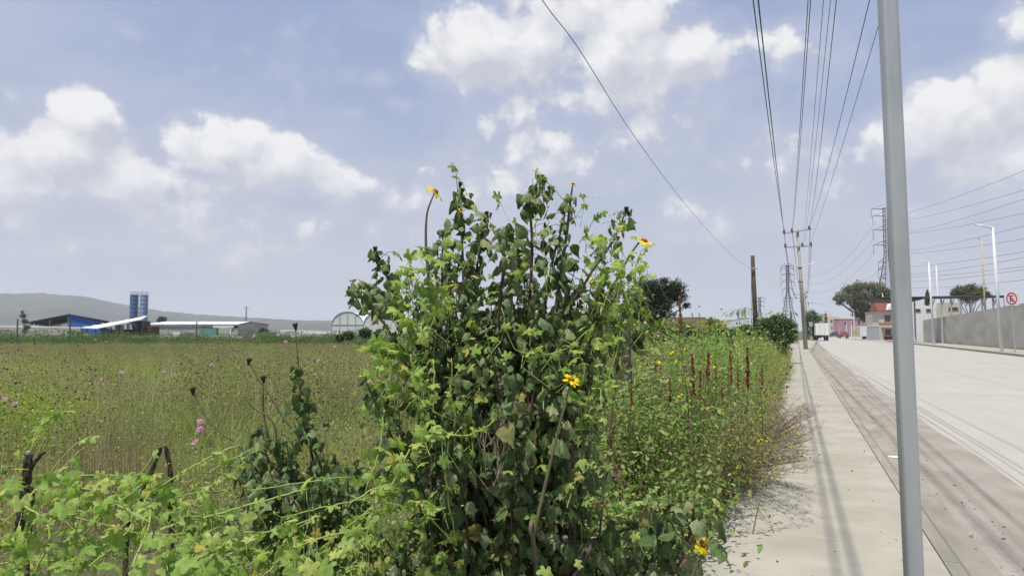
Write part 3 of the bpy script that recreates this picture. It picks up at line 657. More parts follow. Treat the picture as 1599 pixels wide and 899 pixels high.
def seg_roof(a, b, za, zb_, dep, m_):
    a = Vector(a); b = Vector(b); n_ = Vector((.93, .36, 0)) * 0 + fwd.copy(); n_.z = 0; n_.normalize()
    V = [a + Vector((0, 0, za)), b + Vector((0, 0, zb_)), b + n_ * dep + Vector((0, 0, zb_ + .5)), a + n_ * dep + Vector((0, 0, za + .5))]
    V += [v - Vector((0, 0, .28)) for v in V]
    MB().add([v - s.t.location for v in V], [(0, 1, 2, 3), (7, 6, 5, 4), (0, 4, 5, 1), (1, 5, 6, 2), (2, 6, 7, 3), (3, 7, 4, 0)]).build('roof_sheet', m_, s.t)
s.t.rotation_euler.z = 0
seg_roof(p[0], p[1], 1.75 + (516 - 470) * 104 / F, 1.75 + (516 - 463.5) * 96 / F, 12, ROOFD)
seg_roof(p[1], p[2], 1.75 + (516 - 463.5) * 96 / F, 1.75 + (516 - 461) * 84 / F, 12, ROOFD)
for i in range(9):
    q = i / 8; a = p[1].lerp(p[2], q) if i else p[0].lerp(p[1], .5)
    px, _, dd = proj((a.x, a.y, 1)); zt = 1.75 + (516 - (463.5 - 2.5 * q if i else 467)) * dd / F - .3
    MB().box(a.x - s.t.location.x - .1, a.x - s.t.location.x + .1, a.y - s.t.location.y + .3, a.y - s.t.location.y + .5, 0, zt).build('post', GREYP, s.t)
    if i and i < 8:
        b_ = p[1].lerp(p[2], q + .04); MB().bar((a.x - s.t.location.x, a.y - s.t.location.y + .4, zt - 1.0), (b_.x - s.t.location.x, b_.y - s.t.location.y + .4, zt - .05), .1).build('brace', GREYP, s.t)
s = Site('low_site_building', 'low whitish office with beige upper block under the yard canopy', 'building', 1423, 118)
s.part('wall', MB().box(0, s.x(1500), 0, 5, 0, s.z(478)), WHITE); s.part('wall', MB().box(s.x(1463), s.x(1492), -2, -.05, 0, s.z(473)), CREAM); windows(s, [(1430, 1438, 482, 487), (1447, 1455, 482, 487)]); windows(s, [(1470, 1485, 480, 485)], y=-2.01)

def lean_post(name, label, cat, base, top, r0, r1, m_, n=10, group=None):
    t = thing(name, label, cat, base, 0, group)
    MB().tube([(0, 0, 0), Vector(top) - Vector(base)], [r0, r1], n).build('pole', m_, t, smooth=True); return t
def on_line(px, py, base_px, base_z, Yb):   # point above a base at same distance
    return P(px, py, Yb)
def lamp(pb, pt, arm_end, d, z, label, m_=LAMPW, group='white street lamps on the right', w=.11):
    base = B(pb[0], d, z); top = P(pt[0], pt[1], d); ar = P(arm_end[0], arm_end[1], d)
    t = lean_post('street_lamp', label, 'street lamp', base, top, w, w * .7, m_, 10, group)
    q = lambda v: Vector(v) - base
    MB().tube([q(top) - Vector((0, 0, .05)), q(top).lerp(q(ar), .72)], [w * .55, w * .4], 8).build('arm', m_, t)
    a = q(top).lerp(q(ar), .62); b = q(ar); dv = (b - a).normalized(); sd = dv.cross(Vector((0, 0, 1))).normalized() * .16; h = Vector((0, 0, .05))
    hd = MB().add([a - sd - h, b - sd * .8 - h, b + sd * .8 - h, a + sd - h, a - sd * .8 + h, b - sd * .5 + h * .3, b + sd * .5 + h * .3, a + sd * .8 + h], [(3, 2, 1, 0), (4, 5, 6, 7), (0, 1, 5, 4), (1, 2, 6, 5), (2, 3, 7, 6), (3, 0, 4, 7)]).build('lamp_head', m_, t)
    MB().box(-.2, .2, -.2, .2, 0, .04).build('base_plate', GREYP, t)
lamp((1563, 549), (1550, 355), (1522, 350), 57, .15, 'nearest white street lamp on the far sidewalk, left of the no parking sign', w=.13)
lamp((1458, 538), (1450, 409.5), (1431, 406), 88, .15, 'second white street lamp on the far sidewalk, just right of the steel post', w=.13)
lamp((1541, 540), (1532, 373), (1528, 372), 80, 0, 'taller stained yard lamp behind the wall, left of the nearest lamp', mat('stained_cream', (.5, .44, .3), (.34, .3, .2), .8, 4), 'yard lamps behind the wall')
lamp((1468, 525), (1461.5, 414), (1459, 413), 120, 0, 'yard lamp behind the wall right of the second street lamp', LAMPW, 'yard lamps behind the wall')
lamp((1387, 520), (1378, 458), (1376, 457), 160, 0, 'short globe lamp beside the red roof', LAMPW, 'yard lamps behind the wall', w=.1)
# no parking sign
base = B(1585, 54, .15); t = thing('no_parking_sign', 'square no parking sign, crossed out E in a red ring, on a thin post', 'sign', base, YAW + .15)
MB().tube([(0, .04, 0), (-.23, .04, 4.45)], .045, 8).build('post', GREYP, t)
cx, cz = -.20, 1.75 + (516 - 466) * 54 / F - .15
MB().box(cx - .6, cx + .6, -.02, .0, cz - .5, cz + .5).build('board', WHITE, t, bevel=.008)
mb = MB(); n = 40
for a in range(n):
    q0, q1 = 2 * math.pi * a / n, 2 * math.pi * (a + 1) / n
    mb.add([(cx + r * math.cos(q), -.027, cz + r * math.sin(q)) for (r, q) in ((.36, q0), (.45, q0), (.45, q1), (.36, q1))], [(0, 1, 2, 3)])
mb.build('ring', REDS, t)
MB().box(cx - .15, cx - .07, -.0245, -.021, cz - .22, cz + .22).box(cx - .069, cx + .17, -.0245, -.021, cz + .15, cz + .22).box(cx - .069, cx + .13, -.0245, -.021, cz - .035, cz + .035).box(cx - .069, cx + .17, -.0245, -.021, cz - .22, cz - .15).build('letter_e', BLKS, t)
mb = MB(); q = rad(-45); u = Vector((math.cos(q), 0, math.sin(q))); w = Vector((-math.sin(q), 0, math.cos(q))) * .04; c0 = Vector((cx, -.0305, cz))
mb.add([c0 - u * .4 - w, c0 + u * .4 - w, c0 + u * .4 + w, c0 - u * .4 + w], [(0, 1, 2, 3)]); mb.build('slash', REDS, t)
# street sign by the truck
t = thing('blank_sign', 'small pale sign on a post left of the truck', 'sign', B(1266.5, 108, .15), YAW); MB().bar((0, 0, 0), (0, 0, 2.9), .06).build('post', GREYP, t); MB().box(-.28, .28, -.05, -.035, 2.2, 2.85).build('board', GREYP, t)

# ============================================================ poles, cables, pylons
# galvanised post close to the lens
base = P(1427, 899, 1.95); top = P(1386, 0, 1.95); dv = (top - base); base = base - dv * ((base.z - .15) / dv.z); top = base + dv * (3.0 / dv.z)
t = thing('galvanised_post', 'square galvanised steel post standing on the near sidewalk', 'post', base, rad(14))
Rz = Matrix.Rotation(-rad(14), 4, 'Z'); dl = Rz @ (top - base)
hw = .0212; mb = MB(); V = []
oct_ = [(-hw, -hw + .008), (-hw + .003, -hw + .002), (-hw + .009, -hw), (hw - .009, -hw), (hw - .003, -hw + .002), (hw, -hw + .008), (hw, hw - .008), (hw - .008, hw), (-hw + .008, hw), (-hw, hw - .008)]
for u in (0, .25, .5, .75, 1):
    V += [(x + dl.x * u, y_ + dl.y * u, dl.z * u) for x, y_ in oct_]
n = len(oct_); mb.add(V, [(j * n + i, j * n + (i + 1) % n, (j + 1) * n + (i + 1) % n, (j + 1) * n + i) for j in range(4) for i in range(n)] + [tuple(range(4 * n, 5 * n))])
mb.build('tube', GALV, t)
MB().box(-.045, .045, -.045, .045, -.02, .012).build('footing', CONC, t)

def util_pole(label, pb, pt, d, arms, r0, r1, m_=POLEC, group='utility poles beside the near sidewalk', z=.15, lampar=None, name='utility_pole'):
    base = B(pb, d, z); top = P(pt[0], pt[1], d); t = thing(name, label, 'utility pole', base, 0, group); q = lambda v: Vector(v) - base
    MB().tube([(0, 0, 0), q(top)], [r0, r1], 14).build('pole', m_, t, smooth=True)
    for (a, b, ins) in arms:
        A = q(P(*a, d)) ; Bb = q(P(*b, d)); off = Vector((0, -.16, 0))
        c = MB().bar(A + off, Bb + off, .11).build('crossarm', GREYP if m_ is POLEC else m_, t)
        for f in ins:
            c0 = A.lerp(Bb, f) + off
            MB().lathe([(.01, -.08), (.05, -.06), (.05, 0.03), (.11, .05), (.06, .1), (.13, .14), (.06, .2), (.10, .24), (.04, .34), (.005, .35)], c=c0, n=10).build('insulator', STEEL, c)
    return t, q
mainp, q_ = util_pole('tall concrete utility pole with two crossarms and a lamp arm at the sidewalk edge', 1257.5, (1245, 358), 64, [((1223.5, 365), (1267, 358), (.02, .30, .92)), ((1225.5, 386.5), (1268, 384), (.02, .64, .96))], .19, .11)
A = q_(P(1249, 417, 64)); E = q_(P(1272, 410, 63.5)); MB().tube([A, A.lerp(E, .75)], [.05, .04], 8).build('lamp_arm', LAMPW, mainp)
mb = MB(); a = A.lerp(E, .6); dv = (E - a).normalized(); sd = dv.cross(Vector((0, 0, 1))).normalized() * .14; h = Vector((0, 0, .05))
mb.add([a - sd - h, E - sd - h, E + sd - h, a + sd - h, a - sd + h, E - sd * .6, E + sd * .6, a + sd + h], [(3, 2, 1, 0), (4, 5, 6, 7), (0, 1, 5, 4), (1, 2, 6, 5), (2, 3, 7, 6), (3, 0, 4, 7)]).build('lamp_head', LAMPW, mainp)
for py in (418, 440, 470): MB().lathe([(.17, -.04), (.19, -.04), (.19, .04), (.17, .04)], c=q_(P(1257.5 - (549 - py) * .0655, py, 64)), n=14).build('band', STEEL, mainp)
util_pole('second concrete utility pole, farther down behind the first one', 1262, (1256, 446), 140, [((1240, 461), (1261, 457), (.05, .5, .95)), ((1241, 466), (1261, 464), (.1, .9))], .2, .12)
util_pole('third utility pole, farthest along the sidewalk', 1266, (1262, 468), 215, [((1254, 474), (1270, 473), (.05, .5, .95))], .2, .12)
tw = util_pole('weathered leaning wooden pole rising above the roadside bushes', 1181.5, (1175, 399), 44, [], .17, .115, DWOOD, None, .1, name='wooden_pole')[0]
tw['category'] = 'pole'
q_ = lambda v: Vector(v) - tw.location
MB().tube([q_(P(1172, 419, 43.8)), q_(P(1183, 419, 43.8))], .03, 5).build('peg', GREYP, tw); MB().tube([q_(P(1173.5, 425, 43.9)), q_(P(1173, 470, 43.9)), q_(P(1174, 520, 43.9))], .012, 5).build('wire', CABLE, tw)
tb = util_pole('dark bare pole between wooden pole and concrete pole', 1237, (1235, 487), 95, [], .16, .12, DWOOD, None, .1, name='dark_pole')[0]; tb['category'] = 'pole'

def catenary(name, label, cat, a, b, sag, r, m_=CABLE, group=None, n=40, side=5):
    a, b = Vector(a), Vector(b); pts = []
    for i in range(n + 1):
        u = i / n; u = u ** 1.0; p_ = a.lerp(b, u); p_ = p_ - Vector((0, 0, sag * 4 * u * (1 - u))); pts.append(p_ - a)
    o = MB().tube(pts, r, side).build(name, m_, smooth=True); o.location = a
    return tag(o, label, cat, group)
# overhead line: from the crossarms to behind the camera
ov = [((1224, 357), (1176, 0), .014, 'leftmost overhead power cable running down to the upper crossarm'),
      ((1226.5, 380), (1184, 0), .017, 'second overhead cable from the left, thick, close beside the leftmost one'),
      ((1237, 356), (1262, 0), .010, 'overhead cable that hangs third from the left'),
      ((1254, 379), (1286, 0), .007, 'thin overhead cable in the middle of the bunch, left one'),
      ((1256, 384), (1297, 0), .007, 'thin overhead cable in the middle of the bunch, right one'),
      ((1265, 352), (1306, 0), .010, 'overhead cable right of the two thin ones'),
      ((1265.5, 350), (1358, 0), .010, 'overhead cable second from the right, swinging out to the right'),
      ((1266.5, 377), (1372, 40), .008, 'rightmost thin overhead cable, curving down beside the steel post'),
      ((1238, 357), (1266, 0), .010, 'overhead cable close right of the third cable')]
for (pe, pn, r, lab) in ov:
    a = P(*pe, 64); zc = 9.0                    # passes pixel pn at height zc
    g = G(pn[0], pn[1], zc) if pn[1] < 500 else None
    # parabola through a and g with end b behind camera
    b = a + (g - a) * ((a.y + 30) / (a.y - g.y)); u = (g - a).length / (b - a).length
    b.z = 10.2; line = a.lerp(b, u).z; sag = max(0.05, (line - zc) / (4 * u * (1 - u)))
    b2 = Vector((b.x, b.y, b.z)); catenary('overhead_cable', lab, 'cable', a, b2, sag, r, group='overhead cables along the near sidewalk', n=70)
for i, (a_, b_, lab) in enumerate((((1224, 361), (1241, 459), 'left span beyond the concrete pole'), ((1237, 359), (1250.5, 457), 'centre span beyond the concrete pole'), ((1265, 356), (1260, 455), 'upper right span beyond the concrete pole'), ((1226, 384), (1242, 464), 'lower left span beyond the concrete pole'), ((1267, 381), (1260, 462), 'lower right span beyond the concrete pole'))):
    catenary('far_span', 'black cable, ' + lab, 'cable', P(*a_, 64), P(*b_, 140), 1.2, .02, group='cable spans behind the concrete pole', n=16)
# the long single wire down to the wooden pole
pts = [P(845, -2, 9), P(906, 80, 11), P(985, 205, 16), P(1055, 300, 23), P(1110, 365, 32), P(1150, 405, 41), P(1172, 419, 44)]
pts = [P(560, -480, 4.2), P(720, -210, 6.3)] + pts; cp = catmull(pts, 6); o = MB().tube([p_ - cp[0] for p_ in cp], .006, 5).build('slanting_wire', CABLE, smooth=True); o.location = cp[0]
tag(o, 'single slanting wire crossing the clouds down to the wooden pole', 'wire')
for i, (a_, b_, da, db, lab) in enumerate((((1146, 470), (1175, 430), 200, 44, 'faint wire'),)): pass

def pylon(px, d, ytop, arms, label, half=.0, basew=5.5, two=True, topw=.8, rr=.09, m_=STEEL):
    s = Site('lattice_pylon', label, 'pylon', px, d, 'high voltage pylons'); H = s.z(ytop)
    def wz(z): return topw + (basew - topw) * max(0, 1 - z / (H * .62)) ** 1.0 if z < H * .62 else topw
    lv = [0]; 
    while lv[-1] < H - 1: lv.append(lv[-1] + max(1.8, wz(lv[-1]) * .9))
    lv[-1] = H
    mb = MB()
    for sx in (-1, 1):
        for sy in (-1, 1):
            s.part('leg', MB().tube([(sx * wz(z), sy * wz(z), z) for z in lv], rr * 1.5, 4), m_)
    for z0, z1 in zip(lv[:-1], lv[1:]):
        w0, w1 = wz(z0), wz(z1)
        for (ax, ay, bx, by) in ((-1, -1, 1, -1), (1, -1, 1, 1), (1, 1, -1, 1), (-1, 1, -1, -1)):
            mb.tube([(ax * w0, ay * w0, z0), (bx * w1, by * w1, z1)], rr * .7, 3, cap=False); mb.tube([(bx * w0, by * w0, z0), (ax * w1, ay * w1, z1)], rr * .7, 3, cap=False)
    s.part('bracing', mb, m_)
    for (py, L, rt) in arms:
        z = s.z(py); mb = MB()
        for sx in ((-1, 1) if rt else (-1,)):
            for sy in (-1, 1):
                mb.tube([(sx * topw, sy * topw, z), (sx * L, 0, z)], rr, 4); mb.tube([(sx * topw, sy * topw, z + 1.5), (sx * L, 0, z)], rr * .8, 4)
            s.part('insulator_string', MB().tube([(sx * L, 0, z), (sx * L, 0, z - 3.0)], rr * .9, 5), m_)
        s.part('crossarm', mb, m_)
    return s
PY = pylon(1389, 255, 322, [(325, 5.2, 1), (336, 4.7, 1), (358, 4.7, 1), (382, 4.7, 1), (409, 3.2, 1), (420, 3.2, 1), (434, 3.0, 1)], 'tall dark pylon half hidden behind the steel post', basew=4.2, topw=.75, rr=.085)
pylon(1231.5, 430, 413, [(414.5, 3.6, 1), (419, 4.0, 1), (429, 3.8, 1), (440, 3.9, 1), (452, 3.2, 1), (466, 2.8, 1)], 'hazy pylon just left of the concrete utility pole', basew=4, topw=.55, rr=.12)
pylon(1187, 780, 464, [(465.5, 6, 1), (471, 5, 1), (478, 5, 1)], 'small hazy pylon right of the wooden pole', basew=5, topw=.8, rr=.2)
pylon(1164, 1100, 480, [(482, 9, 1), (486, 7, 1)], 'tiny pylon on the horizon left of the wooden pole, right one', basew=7, rr=.26)
pylon(1153.5, 1200, 483, [(485, 8, 1), (489, 7, 1)], 'tiny pylon on the horizon left of the wooden pole, left one', basew=7, rr=.26)
pylon(384, 1700, 478, [(481, 8, 1)], 'lone thin mast on the skyline above the far hills right of the hall', basew=4, rr=.3)
ends = [((1396, 338), (1599, 267)), ((1396, 347), (1599, 297)), ((1396, 368), (1599, 311)), ((1400, 366), (1599, 333)), ((1400, 394), (1599, 353)), ((1400, 396), (1599, 373)), ((1398, 417), (1599, 393)), ((1398, 430), (1599, 402)), ((1396, 432), (1599, 416)), ((1396, 440), (1599, 421)), ((1396, 449), (1599, 437))]
names_ = ['topmost', 'second from the top', 'third from the top', 'fourth from the top', 'fifth from the top', 'middle', 'fifth from the bottom', 'fourth from the bottom', 'third from the bottom', 'second from the bottom', 'lowest']
for (a_, b_), nm_ in zip(ends, names_):
    A = P(*a_, 255); m = P(*b_, 120); Bq = A + (m - A) * 1.75; Bq.z += 3; u = 1 / 1.75
    catenary('power_line', nm_ + ' of the grey power lines fanning out right of the steel post', 'power line', A, Bq, 3 / 1.75 / (4 * u * (1 - u)), .032, STEEL, 'power lines fanning to the right edge', n=40)
for i, (ya, L_, yb, Lb) in enumerate(((347, -4.7, 424, 4), (368, -4.7, 434, 3.8), (392, -4.7, 445, 3.9), (419, -3.2, 458, 3.2))):
    A = P(1389 + L_ * F / 255, ya, 255); Bq = P(1231.5 + Lb * F / 430, yb, 430)
    catenary('power_line', ('uppermost', 'second', 'third', 'lowest')[i] + ' faint line sagging between the tall pylon and the hazy pylon', 'power line', A, Bq, 9, .035, STEEL, 'lines between the pylons', n=24)

# ============================================================ vegetation
G_DARK = leafmat('shrub_leaf', [(0, (.060, .105, .035)), (.3, (.095, .155, .055)), (.5, (.13, .195, .075)), (.68, (.17, .23, .105)), (.84, (.23, .275, .155)), (.94, (.24, .25, .11)), (1, (.31, .27, .08))], .3, .5, spots=(.15, .12, .05))
G_LEFT = leafmat('side_shrub_leaf', [(0, (.065, .115, .042)), (.4, (.105, .17, .068)), (.8, (.165, .23, .10)), (1, (.17, .20, .08))], .28, .5, spots=(.14, .12, .05))
G_VINE = leafmat('vine_leaf', [(0, (.14, .24, .05)), (.3, (.22, .34, .07)), (.6, (.29, .41, .10)), (.88, (.37, .46, .14)), (1, (.44, .42, .10))], .45, .5, spots=(.33, .33, .10))
G_PALE = leafmat('pale_leaf', [(0, (0.144, 0.240, 0.108)), (.5, (0.192, 0.300, 0.132)), (1, (0.264, 0.360, 0.156))], .35, .5)
G_DRY = leafmat('dry_leaf', [(0, (.10, .065, .04)), (.5, (.16, .11, .075)), (1, (.22, .17, .12))], .15, .8)
STEMD = mat('shrub_stem', (.055, .035, .03), (.09, .07, .045), .7, 20)
STEMG = mat('vine_stem', (.27, .34, .09), (.22, .30, .08), .5, 20)
STEMB = mat('flower_stalk', (.15, .14, .07), (.11, .10, .06), .7, 20)
PETAL = leafmat('yellow_petal', [(0, (.78, .55, .015)), (1, (.82, .64, .03))], .3, .5, tw=(1.1, 1.1, 1))
DISC = mat('flower_disc', (.30, .12, .01), (.20, .06, .01), .9, 60)
HEADB = mat('spent_head', (.075, .055, .035), (.03, .02, .015), .9, 60)
PINKP = leafmat('pink_petal', [(0, (.55, .16, .52)), (1, (.66, .24, .60))], .35, .5, tw=(1.1, 1, 1.1))
SEED = mat("seed_head", (.075, .055, .04), (.12, .085, .055), .9, 30)
WFLO = leafmat('white_flower', [(0, (.55, .55, .42)), (1, (.68, .68, .55))], .2, .6, tw=(1, 1, 1))
YFLO = leafmat('yellow_flower', [(0, (.66, .55, .02)), (1, (.76, .66, .04))], .2, .6, tw=(1, 1, 1))
G_GRASS = leafmat('grass_blade', [(0, (.18, .26, .07)), (.5, (.26, .34, .10)), (1, (.40, .38, .18))], .48, .6, field=(.43, .35, .21), fscale=.16, fsoft=(.45, .62))
G_BRIGHT = leafmat('bright_grass', [(0, (0.19, 0.28, 0.05)), (.6, (0.27, 0.36, 0.07)), (1, (0.38, 0.41, 0.10))], .4, .6)
G_DRYG = leafmat('dry_stalk', [(0, (.30, .27, .14)), (.5, (.38, .33, .20)), (1, (.24, .19, .11))], .25, .8)
G_VERGE = leafmat('verge_leaf', [(0, (.12, .22, .06)), (.4, (.20, .31, .085)), (.8, (.30, .40, .12)), (1, (.38, .41, .14))], .42, .55)
G_WEED = leafmat('weed_leaf', [(0, (.14, .20, .06)), (.4, (.20, .28, .09)), (.75, (.28, .35, .12)), (1, (.38, .33, .17))], .42, .55, field=(.33, .31, .15), fscale=.35, fsoft=(.45, .6))
G_BUSH = leafmat('bush_leaf', [(0, (0.051, 0.102, 0.029)), (.5, (0.080, 0.145, 0.043)), (1, (0.131, 0.203, 0.065))], .25, .55)
G_TREE = leafmat('tree_leaf', [(0, (0.028, 0.044, 0.020)), (.6, (0.050, 0.072, 0.033)), (1, (0.088, 0.110, 0.050))], .2, .55)
G_EUCA = leafmat('eucalyptus_leaf', [(0, (.10, .12, .06)), (.6, (.17, .18, .09)), (1, (.25, .24, .13))], .3, .6)
REDD = leafmat('dock_seed', [(0, (.13, .02, .02)), (.6, (.20, .035, .03)), (1, (.26, .08, .04))], .15, .8)
BRND = leafmat('brown_dock_seed', [(0, (.16, .08, .04)), (1, (.25, .14, .07))], .15, .8)

RIB = {}; KEEP = []
# ---- leaf templates: petiole end at the origin, blade along +X, face +Z
def tpl_heart(seed, lobes=.0, droop=.35, fold=.25, curl=.1, asp=1.0):
    r_ = random.Random(seed)
    ts = [0, .1, .25, .42, .55, .7, .85, 1.0]; ws = [.05, .33, .45, .41, .35, .22, .085, .0]
    if lobes: ws = [.05, .27, .38, .30, .47, .20, .075, 0]
    ss_ = [-1, -.55, 0, .55, 1]; V = []; wob = [r_.uniform(-.04, .04) for _ in range(40)]
    for i, (t, w) in enumerate(zip(ts, ws)):
        for j, s_ in enumerate(ss_):
            x = t - .16 * abs(s_) * (1 - t) ** 2 + .05 * abs(s_) * (i == 4)
            y = w * s_ * asp * (1 + wob[(i * 5 + j) % 40])
            z = -fold * abs(s_) ** 1.3 * w * 1.4 - droop * t * t + curl * math.sin(t * 6 + s_ * 2 + seed) * abs(s_) * .5 + wob[(i * 3 + j * 7) % 40]
            V.append((x - droop * .25 * t * t, y, z))
    T = []
    for i in range(len(ts) - 1):
        for j in range(4):
            a = i * 5 + j; T += [(a, a + 1, a + 6), (a, a + 6, a + 5)]
    V = np.array(V); RIB[id(V)] = np.tile(np.abs(ss_), len(ts)); KEEP.append(V); return V, np.array(T)
def tpl_palm(seed, cup=.25, n=25):
    r_ = random.Random(seed); V = [(0, 0, 0)]; amp = .30
    for ring, f in ((0, .5), (1, 1.)):
        for k in range(n):
            a = (k / (n - 1) - .5) * 2 * rad(158)
            lob = abs(math.cos(a * 2.5)) ** 1.2 if abs(a) < 2.6 else .5
            R = (.34 + amp * lob * (1 - .25 * abs(a) / 2.7)) * f * (1 + r_.uniform(-.06, .06) * ring)
            V.append((.05 + R * math.cos(a), R * math.sin(a), -cup * R * R * (1.4 if ring else 1) + .05 * math.sin(a * 5 + seed) * ring * .6))
    T = []
    for k in range(n - 1):
        T += [(0, 1 + k, 2 + k), (1 + k, 1 + n + k, 2 + n + k), (1 + k, 2 + n + k, 2 + k)]
    V = np.array(V); g_ = [.25] + [1 - abs(math.cos(((k / (n - 1) - .5) * 2 * rad(158)) * 2.5)) ** 3 for k in range(n)] * 2; RIB[id(V)] = np.array(g_); KEEP.append(V); return V, np.array(T)
def tpl_oval(asp=.3, seg=4, droop=.2):
    ts = np.linspace(0, 1, seg + 1); V = []; T = []
    for t in ts:
        w = asp * math.sin(math.pi * t ** .8) * .5
        V += [(t, -w, -droop * t * t - w * .3), (t, 0, -droop * t * t), (t, w, -droop * t * t - w * .3)]
    for i in range(seg):
        for j in (0, 1):
            a = i * 3 + j; T += [(a, a + 1, a + 4), (a, a + 4, a + 3)]
    return np.array(V), np.array(T)
HEARTS = [tpl_heart(i, lobes=i % 2, droop=.25 + .12 * (i % 3), fold=[.25, .7, .45, 1.0, .8, .35, 1.35, .6][i], curl=.2, asp=[1, .95, 1.05, .8, .9, 1, .6, .85][i]) for i in range(8)]
PALMS = [tpl_palm(i + 20, cup=.2 + .25 * (i % 3)) for i in range(5)]
OVAL = tpl_oval(.42, 4); NARROW = tpl_oval(.16, 3)

def frames(n, out, droop, up=.35):
    """random leaf frames: out (n,3) horizontal outward, droop (n,) downward share"""
    d = out * (1 - droop[:, None] * .75) + np.array([0, 0, -1.]) * droop[:, None] * 1.15 + rng.normal(0, .18, (n, 3))
    d /= np.linalg.norm(d, axis=1)[:, None]
    nn = out * up + np.array([0, 0, 1.]) + rng.normal(0, .3, (n, 3)); nn -= d * (nn * d).sum(1)[:, None]
    nn += 1e-6; nn /= np.linalg.norm(nn, axis=1)[:, None]
    y = np.cross(nn, d)
    return np.stack([d, y, nn], axis=2)          # columns X,Y,Z
def mass(name, tpls, pos, R, sc, m, parent=None, tint=None, kind='stuff', origin=None):
    o3 = np.array(origin if origin is not None else (0, 0, 0)); Vs = []; Ts = []; ti = []; rb = []; k = 0; n = len(pos)
    if tint is None: tint = rng.random(n)
    pick = rng.integers(0, len(tpls), n)
    for q, (tv, tt) in enumerate(tpls):
        ix = np.nonzero(pick == q)[0]
        if len(ix) == 0: continue
        w = np.einsum('nij,vj->nvi', R[ix], tv) * np.asarray(sc)[ix][:, None, None] + (pos[ix] - o3)[:, None, :]
        Vs.append(w.reshape(-1, 3)); nt_ = len(tv)
        Ts.append((tt[None] + (np.arange(len(ix)) * nt_)[:, None, None] + k).reshape(-1, 3)); k += len(ix) * nt_
        ti.append(np.repeat(tint[ix], nt_)); rb.append(np.tile(RIB.get(id(tv), np.ones(nt_)), len(ix)))
    o = link(D.objects.new(name, np_mesh(name, np.concatenate(Vs), np.concatenate(Ts), m, np.concatenate(ti), rib=np.concatenate(rb))), parent)
    if kind: o['kind'] = kind
    return o
def leaves(parent, tpls, pos, R, sc, m, name='leaf', limit=290, massname='leaf_mass'):
    """the leaves nearest the lens as parts, the rest as one mass"""
    pos = np.asarray(pos); n = len(pos); loc = np.array(parent.location)
    dist = ((pos - np.array(CAM)) ** 2).sum(1) - np.asarray(sc) * 30; order = np.argsort(dist)
    near = order[:limit]; rest = order[limit:]
    mes = [np_mesh('leaf', tv, tt, m, rib=RIB.get(id(tv))) for tv, tt in tpls]
    for i in near:
        o = link(D.objects.new(name, mes[int(rng.integers(len(mes)))]), parent)
        M_ = Matrix([[*(R[i][r_] * sc[i]), pos[i][r_] - loc[r_]] for r_ in range(3)] + [[0, 0, 0, 1]]); o.matrix_basis = M_
    if len(rest): mass(massname, tpls, pos[rest], R[rest], np.asarray(sc)[rest], m, parent, origin=loc)

def flower(parent, base, axis, r, petals=12, name='flower', pm=PETAL, dm=DISC, droopy=.1, miss=0):
    """base, axis in world; parent an Empty with a location"""
    f = link(D.objects.new(name, None), parent); f.location = Vector(base) - parent.location; f.rotation_euler = Vector(axis).to_track_quat('Z', 'Y').to_euler()
    MB().lathe([(.001, -.25 * r), (.12 * r, -.24 * r), (.24 * r, -.05 * r), (.30 * r, .06 * r), (.24 * r, .16 * r), (.001, .2 * r)], n=10).build('disc', dm, f, smooth=True)
    tv, tt = tpl_oval(.42, 3, .15); me = np_mesh('petal', tv * r, tt, pm)
    for k in range(petals):
        if random.random() < miss: continue
        q = 2 * math.pi * k / petals + U(-.12, .12); p_ = link(D.objects.new('petal', me), f)
        p_.rotation_euler = (0, U(-.35, .25) + droopy, q); p_.location = (math.cos(q) * .2 * r, math.sin(q) * .2 * r, .03 * r); p_.scale = [U(.85, 1.15)] * 3
    return f
def spent(parent, p, axis, r=.011):
    f = link(D.objects.new('seed_head', None), parent); f.location = Vector(p) - parent.location; f.rotation_euler = Vector(axis).to_track_quat('Z', 'Y').to_euler()
    MB().lathe([(.3 * r, -2.2 * r), (.6 * r, -1 * r), (r, 0), (1.1 * r, .5 * r), (.7 * r, .9 * r), (.001, .7 * r)], n=9).build('head', HEADB, f)
    mb = MB()
    for k in range(9):
        q = k * .7; mb.add([(math.cos(q) * r * .8, math.sin(q) * r * .8, .2 * r), (math.cos(q + .3) * r * .9, math.sin(q + .3) * r * .9, .2 * r), (math.cos(q) * r * 1.5, math.sin(q) * r * 1.5, U(.6, 1.6) * r)], [(0, 1, 2)])
    mb.build('bracts', HEADB, f)

